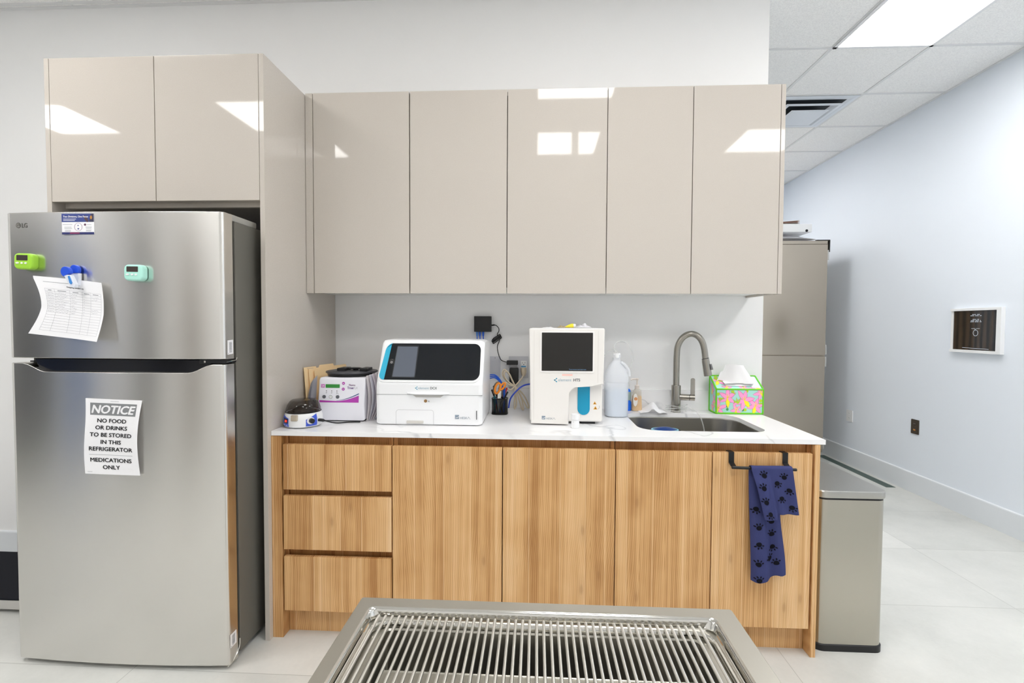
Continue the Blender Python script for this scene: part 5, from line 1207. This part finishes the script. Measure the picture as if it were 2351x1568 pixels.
def frontf(u, v):                     # short front flap, gathered to the right
    xl = lerp(2.024, 2.068, v); xr = lerp(2.186, 2.208, v); x = lerp(xl, xr, u)
    step = sm((u-0.36)/0.06)
    z = ZB - v*lerp(0.196, 0.178, step) - (1-step)*0.006*v*u*2
    y = -0.7225 - 0.010*v - 0.016 - 0.014*(1-step)*sm(v*2.5) - 0.004*math.sin(15*u)*(0.3+v) 
    return V((x, y, z))
def over(u, s_):                      # across the bar
    a = PI*s_; p0, p1 = backf(u, 1.0), frontf(u, 0.0); c = (p0+p1)/2; r_ = (p0.y-p1.y)/2
    return V((lerp(p0.x, p1.x, s_), c.y+r_*math.cos(a), ZB+0.0125*math.sin(a)))
def towel(u, v):
    if v < 0.60: return backf(u, v/0.60)
    if v < 0.70: return over(u, (v-0.60)/0.10)
    return frontf(u, (v-0.70)/0.30)
tm = MB(); tm.fixn = False; tm.use(TW).grid(towel, 44, 90, -0.0026)
def tsurf(fn0, d):
    def g(u, v):
        p = fn0(u, v); a = fn0(min(1, u+.01), v)-fn0(max(0, u-.01), v); b_ = fn0(u, min(1, v+.01))-fn0(u, max(0, v-.01)); n = a.cross(b_).normalized()
        if n.y > 0: n = -n
        return p+n*d
    return g
def paw(g, cu, cv, W_, H_, rot, s_=1.0):
    def loc(x, y): c, q = math.cos(rot), math.sin(rot); return g(cu+(x*c-y*q)/W_, cv+(x*q+y*c)/H_)
    tm.use(PAW).disc(0, 0, 0.0068*s_, loc, 14, 0.0062*s_)
    for ang in (0.50, 1.18, 1.92, 2.60): tm.disc(0.0104*s_*math.cos(ang), 0.0104*s_*math.sin(ang), 0.0019*s_, loc, 8, 0.0031*s_, ang-PI/2)
gb = tsurf(backf, 0.0040); Wb, Hb = 0.135, 0.45
for (x, z, rt) in ((2.030, 0.742, 3.0), (2.031, 0.690, .2), (2.050, 0.640, 2.9), (2.029, 0.615, .5), (2.061, 0.565, .1), (2.032, 0.545, 3.4), (2.062, 0.500, 3.3), (2.036, 0.465, 3.2), (2.062, 0.420, -.2), (2.046, 0.392, .4), (2.066, 0.355, .1), (2.118, 0.575, .2), (2.120, 0.523, .1), (2.124, 0.470, 3.3), (2.112, 0.428, .3), (2.140, 0.400, .3)):
    v_ = (z-0.345)/(ZB-0.345); xl = backf(0, v_).x; xr = backf(1, v_).x; u_ = (x-xl)/(xr-xl)
    if 0.08 < u_ < 0.94 and 0.02 < v_ < 0.96: paw(gb, u_, v_, xr-xl, Hb, rt, 1.5)
gf = tsurf(frontf, 0.0014)
for (u_, v_, rt) in ((.17, .36, .35), (.15, .64, .3), (.20, .88, 2.9), (.27, .12, .2), (.55, .30, 3.6), (.76, .17, .2), (.84, .46, 2.9), (.60, .64, 3.1), (.84, .84, 3.6)):
    W_ = frontf(1, v_).x-frontf(0, v_).x; paw(gf, u_, v_, W_, -0.187, rt, 1.5)
obj('cloth', tm, None, t, ang=180)

# ================================================================== TRASH CAN
t = thing('trash_can', 'slim rectangular stainless steel trash can beside the base cupboards', 'trash can', (2.49, -0.41, 0))
def ring_(x0_, x1_, y0_, y1_, r_, z): return [(x, y, z) for x, y in rrect(x0_, x1_, y0_, y1_, r_, 6)]
obj('base', MB().loft([ring_(2.342, 2.632, -0.646, -0.175, 0.04, 0.0), ring_(2.342, 2.632, -0.646, -0.175, 0.04, 0.026), ring_(2.346, 2.628, -0.642, -0.179, 0.04, 0.030)]), M_BLACK, t)
obj('body', MB().loft([ring_(2.346, 2.628, -0.642, -0.179, 0.038, 0.030), ring_(2.346, 2.628, -0.642, -0.179, 0.038, 0.650)]), M_STEELT, t)
obj('collar', MB().loft([ring_(2.3475, 2.6265, -0.6405, -0.1805, 0.037, 0.650), ring_(2.3475, 2.6265, -0.6405, -0.1805, 0.037, 0.659)]), M_BLACK, t)
obj('lid', MB().loft([ring_(2.342, 2.632, -0.646, -0.175, 0.04, 0.6590), ring_(2.341, 2.633, -0.647, -0.174, 0.04, 0.664), ring_(2.341, 2.633, -0.647, -0.174, 0.04, 0.684), ring_(2.344, 2.630, -0.644, -0.177, 0.038, 0.6885)]), mat('lid_steel', lin(186, 184, 178), 0.28, 1.0), t)
t = thing('storage_box', 'plain white box standing on the floor behind the steel trash can', 'box', (2.56, 0.03, 0))
obj('carton', MB().box(2.43, 2.686, -0.165, 0.22, 0.0, 0.640, 0.002), mat('box_white', lin(246, 246, 250), 0.5), t)

# ================================================================== TALL STEEL CABINET IN THE SIDE ROOM
CY = 2.30
t = thing('steel_cabinet', 'tall stainless steel two-door cabinet in the side room at the right', 'cabinet', (3.6, 2.65, 0))
obj('body', MB().box(3.105, 4.073, CY+0.03, 3.05, 0.10, 2.245, 0.004), M_STEELC, t)
obj('door', MB().box(3.105, 4.060, CY, CY+0.026, 1.095, 2.205, 0.004), M_STEELC, t)
obj('door', MB().box(3.105, 4.060, CY, CY+0.026, 0.13, 1.085, 0.004), M_STEELC, t)
obj('top_panel', MB().box(3.105, 4.060, CY+0.006, CY+0.03, 2.209, 2.243, 0.002), M_STEELC, t)
obj('top_edge', MB().box(3.95, 4.076, CY+0.002, CY+0.032, 2.244, 2.2515).box(4.0735, 4.082, CY+0.002, CY+0.032, 2.13, 2.2515), M_BLACKM, t)
for z in (2.10, 1.15, 1.03, 0.19): obj('hinge', MB().box(4.061, 4.076, CY+0.004, CY+0.0295, z-0.05, z+0.05, 0.002), M_CHROME, t)
for x in (3.15, 4.03):
    for y in (2.40, 3.0): obj('foot', MB().lathe([(0.025, 0), (0.025, 0.10)], (x, y, 0), 12), M_BLACKM, t)
t = thing('document_box', 'white box with a black round spot on top of the steel cabinet', 'box', (3.6, 2.5, 2.33))
obj('carton', MB().box(3.40, 3.905, CY+0.005, 2.62, 2.330, 2.412, 0.006), M_WHITEP, t)
sp_ = MB(); sp_.prism([(3.851+0.013*math.cos(2*PI*k/18), 2.343+0.013*math.sin(2*PI*k/18)) for k in range(18)], CY+0.002, CY+0.008, fxz); obj('knob', sp_, M_INK, t)
t = thing('plastic_bag', 'crumpled clear plastic bag under the white box on the steel cabinet', 'bag', (3.66, 2.48, 2.246))
def bag(u, v): return (3.42+0.53*u+0.01*math.sin(9*v), CY+0.01+0.30*v, 2.2525+0.076*min(1, 4*u*(1-u)+0.05)**0.5*(1-0.04*abs(math.sin(13*u+4*v)))*min(1, 0.25+1.6*v) if v < 0.5 else 2.2525+0.076*min(1, 4*u*(1-u)+0.05)**0.5*(1-0.04*abs(math.sin(13*u+4*v)))*min(1, 0.25+1.6*(1-v)))
obj('film', MB().grid(bag, 30, 14, 0.0015), mat('bag_film', lin(240, 240, 244), 0.15, alpha=0.75), t, ang=70)
t = thing('paper_bundle', 'thin fanned bundle of papers on top of the white box', 'paper', (3.66, 2.45, 2.412))
for k, c_ in enumerate(((196, 176, 158), (168, 120, 108), (214, 200, 190), (90, 70, 56))):
    def lf(u, v, k=k): return (3.44+0.36*u, CY+0.04+0.22*v, 2.4135+0.004*(3-k)+ (0.028-0.008*k)*max(0, u-0.15)*1.1)
    obj('sheet', MB().grid(lf, 6, 3, -0.0025), mat('sheaf_%d' % k, lin(*c_), 0.7), t)

# ================================================================== RIGHT-HAND WALL
t = thing('wall_plaque', 'dark wood-look plaque with pale lettering in a white frame on the right wall', 'plaque', (XR, 0.905, 1.365))
ya, yb2, za, zb2 = 0.703, 1.106, 1.197, 1.5195
fr_ = MB()
fr_.box(XR-0.03, XR-0.001, ya, yb2, za, za+0.020, 0.001).box(XR-0.03, XR-0.001, ya, yb2, zb2-0.018, zb2, 0.001).box(XR-0.03, XR-0.001, ya, ya+0.034, za+0.02, zb2-0.018, 0.001).box(XR-0.022, XR-0.001, yb2-0.016, yb2, za+0.02, zb2-0.018, 0.001)
obj('frame', fr_, M_WHITEP, t)
BW = mat('plaque_wood', lin(58, 42, 26), 0.12, spec=0.6, coat=0.5); nt = NT(BW)
geo = nt.n('ShaderNodeNewGeometry'); mp = nt.n('ShaderNodeMapping'); mp.inputs['Scale'].default_value = (1, 5, 0.9); nt.l(geo.outputs['Position'], mp.inputs['Vector'])
wv = nt.n('ShaderNodeTexWave', wave_type='BANDS', bands_direction='Y', Scale=1.25, Distortion=5.0, Detail=2.0); wv.inputs['Detail Scale'].default_value = 1.2; nt.l(mp.outputs[0], wv.inputs['Vector'])
r = nt.ramp(wv.outputs['Fac'], [(0.10, lin(10, 7, 4)), (0.3, lin(40, 29, 18)), (0.9, lin(62, 46, 29))]); nt.l(r.outputs[0], nt.b.inputs['Base Color'])
obj('panel', MB().box(XR-0.016, XR-0.001, ya+0.034, yb2-0.016, za+0.02, zb2-0.018), BW, t)
pf = lambda a, b_: (XR-0.0168, a, b_)
lt = MB(); lt.use(mat('plaque_ink', lin(196, 206, 218), 0.5))
yc = 0.905
for z, hw in ((1.4735, .030), (1.4645, .044), (1.438, .026), (1.4295, .040), (1.421, .044), (1.3725, .034)): 
    n_ = int(hw*2/0.007); 
    for i in range(n_):
        if (i*7) % 5 == 3: continue
        a = yc+hw-2*hw*i/n_; lt.ribbon([(a, z), (a-0.0055, z)], 0.0055 if z > 1.38 else .003, pf)
lt.ribbon([(0.80, 1.228), (1.01, 1.232)], 0.003, pf)
lt.ribbon([(yc+0.019*math.cos(a), 1.341+0.021*math.sin(a)) for a in [2*PI*k/26 for k in range(27)]], 0.0035, pf); lt.disc(yc+0.003, 1.3635, 0.006, pf, 8)
obj('lettering', lt, None, t, smooth=False)
def outlet(name, label, ya_, yb_, za_, zb_, m, m2, dark):
    t = thing(name, label, 'outlet', (XR, (ya_+yb_)/2, za_))
    obj('plate', MB().prism(rrect(ya_, yb_, za_, zb_, 0.004), XR-0.007, XR-0.0005, lambda u, v, w_: (w_, u, v), 0.002), m, t)
    yc_, zc_ = (ya_+yb_)/2, (za_+zb_)/2
    for z in ((zc_+0.022, zc_-0.024)):
        mb = MB(); mb.use(m2).prism([(yc_+0.015*math.cos(2*PI*k/18), z+0.014*math.sin(2*PI*k/18)) for k in range(18)], XR-0.0085, XR-0.005, lambda u, v, w_: (w_, u, v), 0.0008)
        mb.use(M_INKL if dark else M_GREYP)
        for dy in (-0.006, 0.006): mb.box(XR-0.0092, XR-0.008, yc_+dy-0.001, yc_+dy+0.001, z, z+0.007)
        if dark and z < zc_: mb.use(mat('copper_pin', lin(190, 128, 62), 0.4)).box(XR-0.010, XR-0.008, yc_-0.011, yc_+0.011, z-0.008, z+0.004)
        obj('socket', mb, None, t)
outlet('wall_outlet', 'white wall outlet low on the right-hand wall, nearer the steel cabinet', 2.238, 2.330, 0.430, 0.545, M_WHITEP, M_WHITEP, False)
outlet('wall_outlet', 'dark brown wall outlet low on the right-hand wall', 1.404, 1.484, 0.492, 0.612, mat('outlet_brown', lin(66, 58, 50), 0.35), mat('outlet_brown2', lin(58, 50, 44), 0.35), True)

# ================================================================== EXAM TABLE AND ITS RACK
TX0, TX1, TY0, TY1, TZ = 0.8555, 1.4735, -3.05, -1.9275, 0.915
IX0, IX1, IY0, IY1 = 0.8815, 1.4355, -3.01, -1.957
t = thing('exam_table', 'stainless steel wet exam table with a raised rim, at the bottom of the view', 'table', (1.165, -2.49, 0))
tb = MB(); tb.fixn = False
def rr4(x0_, x1_, y0_, y1_, r_, z, n=5): return [(x, y, z) for x, y in rrect(x0_, x1_, y0_, y1_, r_, n)]
tb.loft([rr4(TX0+.002, TX1-.002, TY0+.002, TY1-.002, .003, TZ-0.045), rr4(TX0, TX1, TY0, TY1, .003, TZ-0.043), rr4(TX0, TX1, TY0, TY1, .003, TZ-0.003), rr4(TX0+.0025, TX1-.0025, TY0+.0025, TY1-.0025, .003, TZ),
         rr4(IX0-.003, IX1+.003, IY0-.003, IY1+.003, .010, TZ)], True, False)
obj('rim', tb, M_STEELB, t)
tb = MB(); tb.fixn = False
tb.loft([rr4(IX0-.003, IX1+.003, IY0-.003, IY1+.003, .010, TZ), rr4(IX0, IX1, IY0, IY1, .010, TZ-0.0015), rr4(IX0+.002, IX1-.002, IY0+.002, IY1-.002, .010, TZ-0.005), rr4(IX0+.003, IX1-.003, IY0+.003, IY1-.003, .018, TZ-0.014)], True, False)
obj('inner_lip', tb, M_CHROME, t)
tb = MB(); tb.fixn = False
R_ = [rr4(IX0+.003, IX1-.003, IY0+.003, IY1-.003, .010, TZ-0.0165), rr4(IX0+.006, IX1-.006, IY0+.006, IY1-.006, .018, TZ-0.0192), rr4(IX0+.030, IX1-.030, IY0+.028, IY1-.022, .012, TZ-0.0195), rr4(IX0+.032, IX1-.032, IY0+.030, IY1-.024, .012, TZ-0.022), rr4(IX0+.034, IX1-.034, IY0+.032, IY1-.026, .012, TZ-0.150), rr4(IX0+.038, IX1-.038, IY0+.036, IY1-.030, .010, TZ-0.153)]
tb.loft(R_, True, False); tb.face([tb.bm.verts.new(p) for p in R_[-1]])
obj('basin', tb, M_STEELB, t)
dp = MB(); dp.box(IX0+.046, IX1-.046, IY0+.06, -2.036, 0.862, 0.866); dp.tube([(IX0+.046, -2.035, 0.8645), (IX1-.046, -2.035, 0.8645)], 0.0028, 10); obj('drain_panel', dp, M_STEELB, t)
pd_ = MB(); pd_.box(1.04, 1.29, -2.72, -2.26, 0.06, TZ-0.158, 0.01); obj('pedestal', pd_, M_STEELB, t)
pd_ = MB(); pd_.box(0.96, 1.37, -2.85, -2.13, 0.0, 0.06, 0.01); obj('base', pd_, M_STEELB, t)
RZ = TZ-0.0065
t = thing('wire_rack', 'removable polished wire rack lying inside the exam table basin', 'rack', (1.16, -2.48, TZ-0.03))
fx0, fx1, fy0, fy1 = IX0+0.0115, IX1-0.0125, IY0+0.014, IY1-0.0185
obj('frame', MB().tube([(x, y, TZ-0.0142) for x, y in rrect(fx0, fx1, fy0, fy1, 0.026, 7)], 0.0042, 10, closed=True), M_CHROME, t)
n = 47; xa, xb = 0.8985, 1.4085
rod0 = None
for k in range(n):
    x = xa+(xb-xa)*k/(n-1)
    if rod0 is None:
        rod0 = obj('rod', MB().tube([(0, fy0-0.004, 0), (0, fy0-0.002, 0), (0, fy1+0.008, 0), (0, fy1+0.010, 0)], [0.0014, 0.0024, 0.0024, 0.0014], 8), M_ROD, t, local=True)
        rod0.location = (x-1.16, 2.48, RZ-0.0015-(TZ-0.03))
        first = (fy0, fy1)
    else:
        c = rod0.copy(); COL.objects.link(c); c.location = (x-1.16, 2.48, RZ-0.0015-(TZ-0.03))
obj('cross_rod', MB().tube([(fx0, -2.55, TZ-0.0142), (fx1, -2.55, TZ-0.0142)], 0.004, 10), M_CHROME, t)
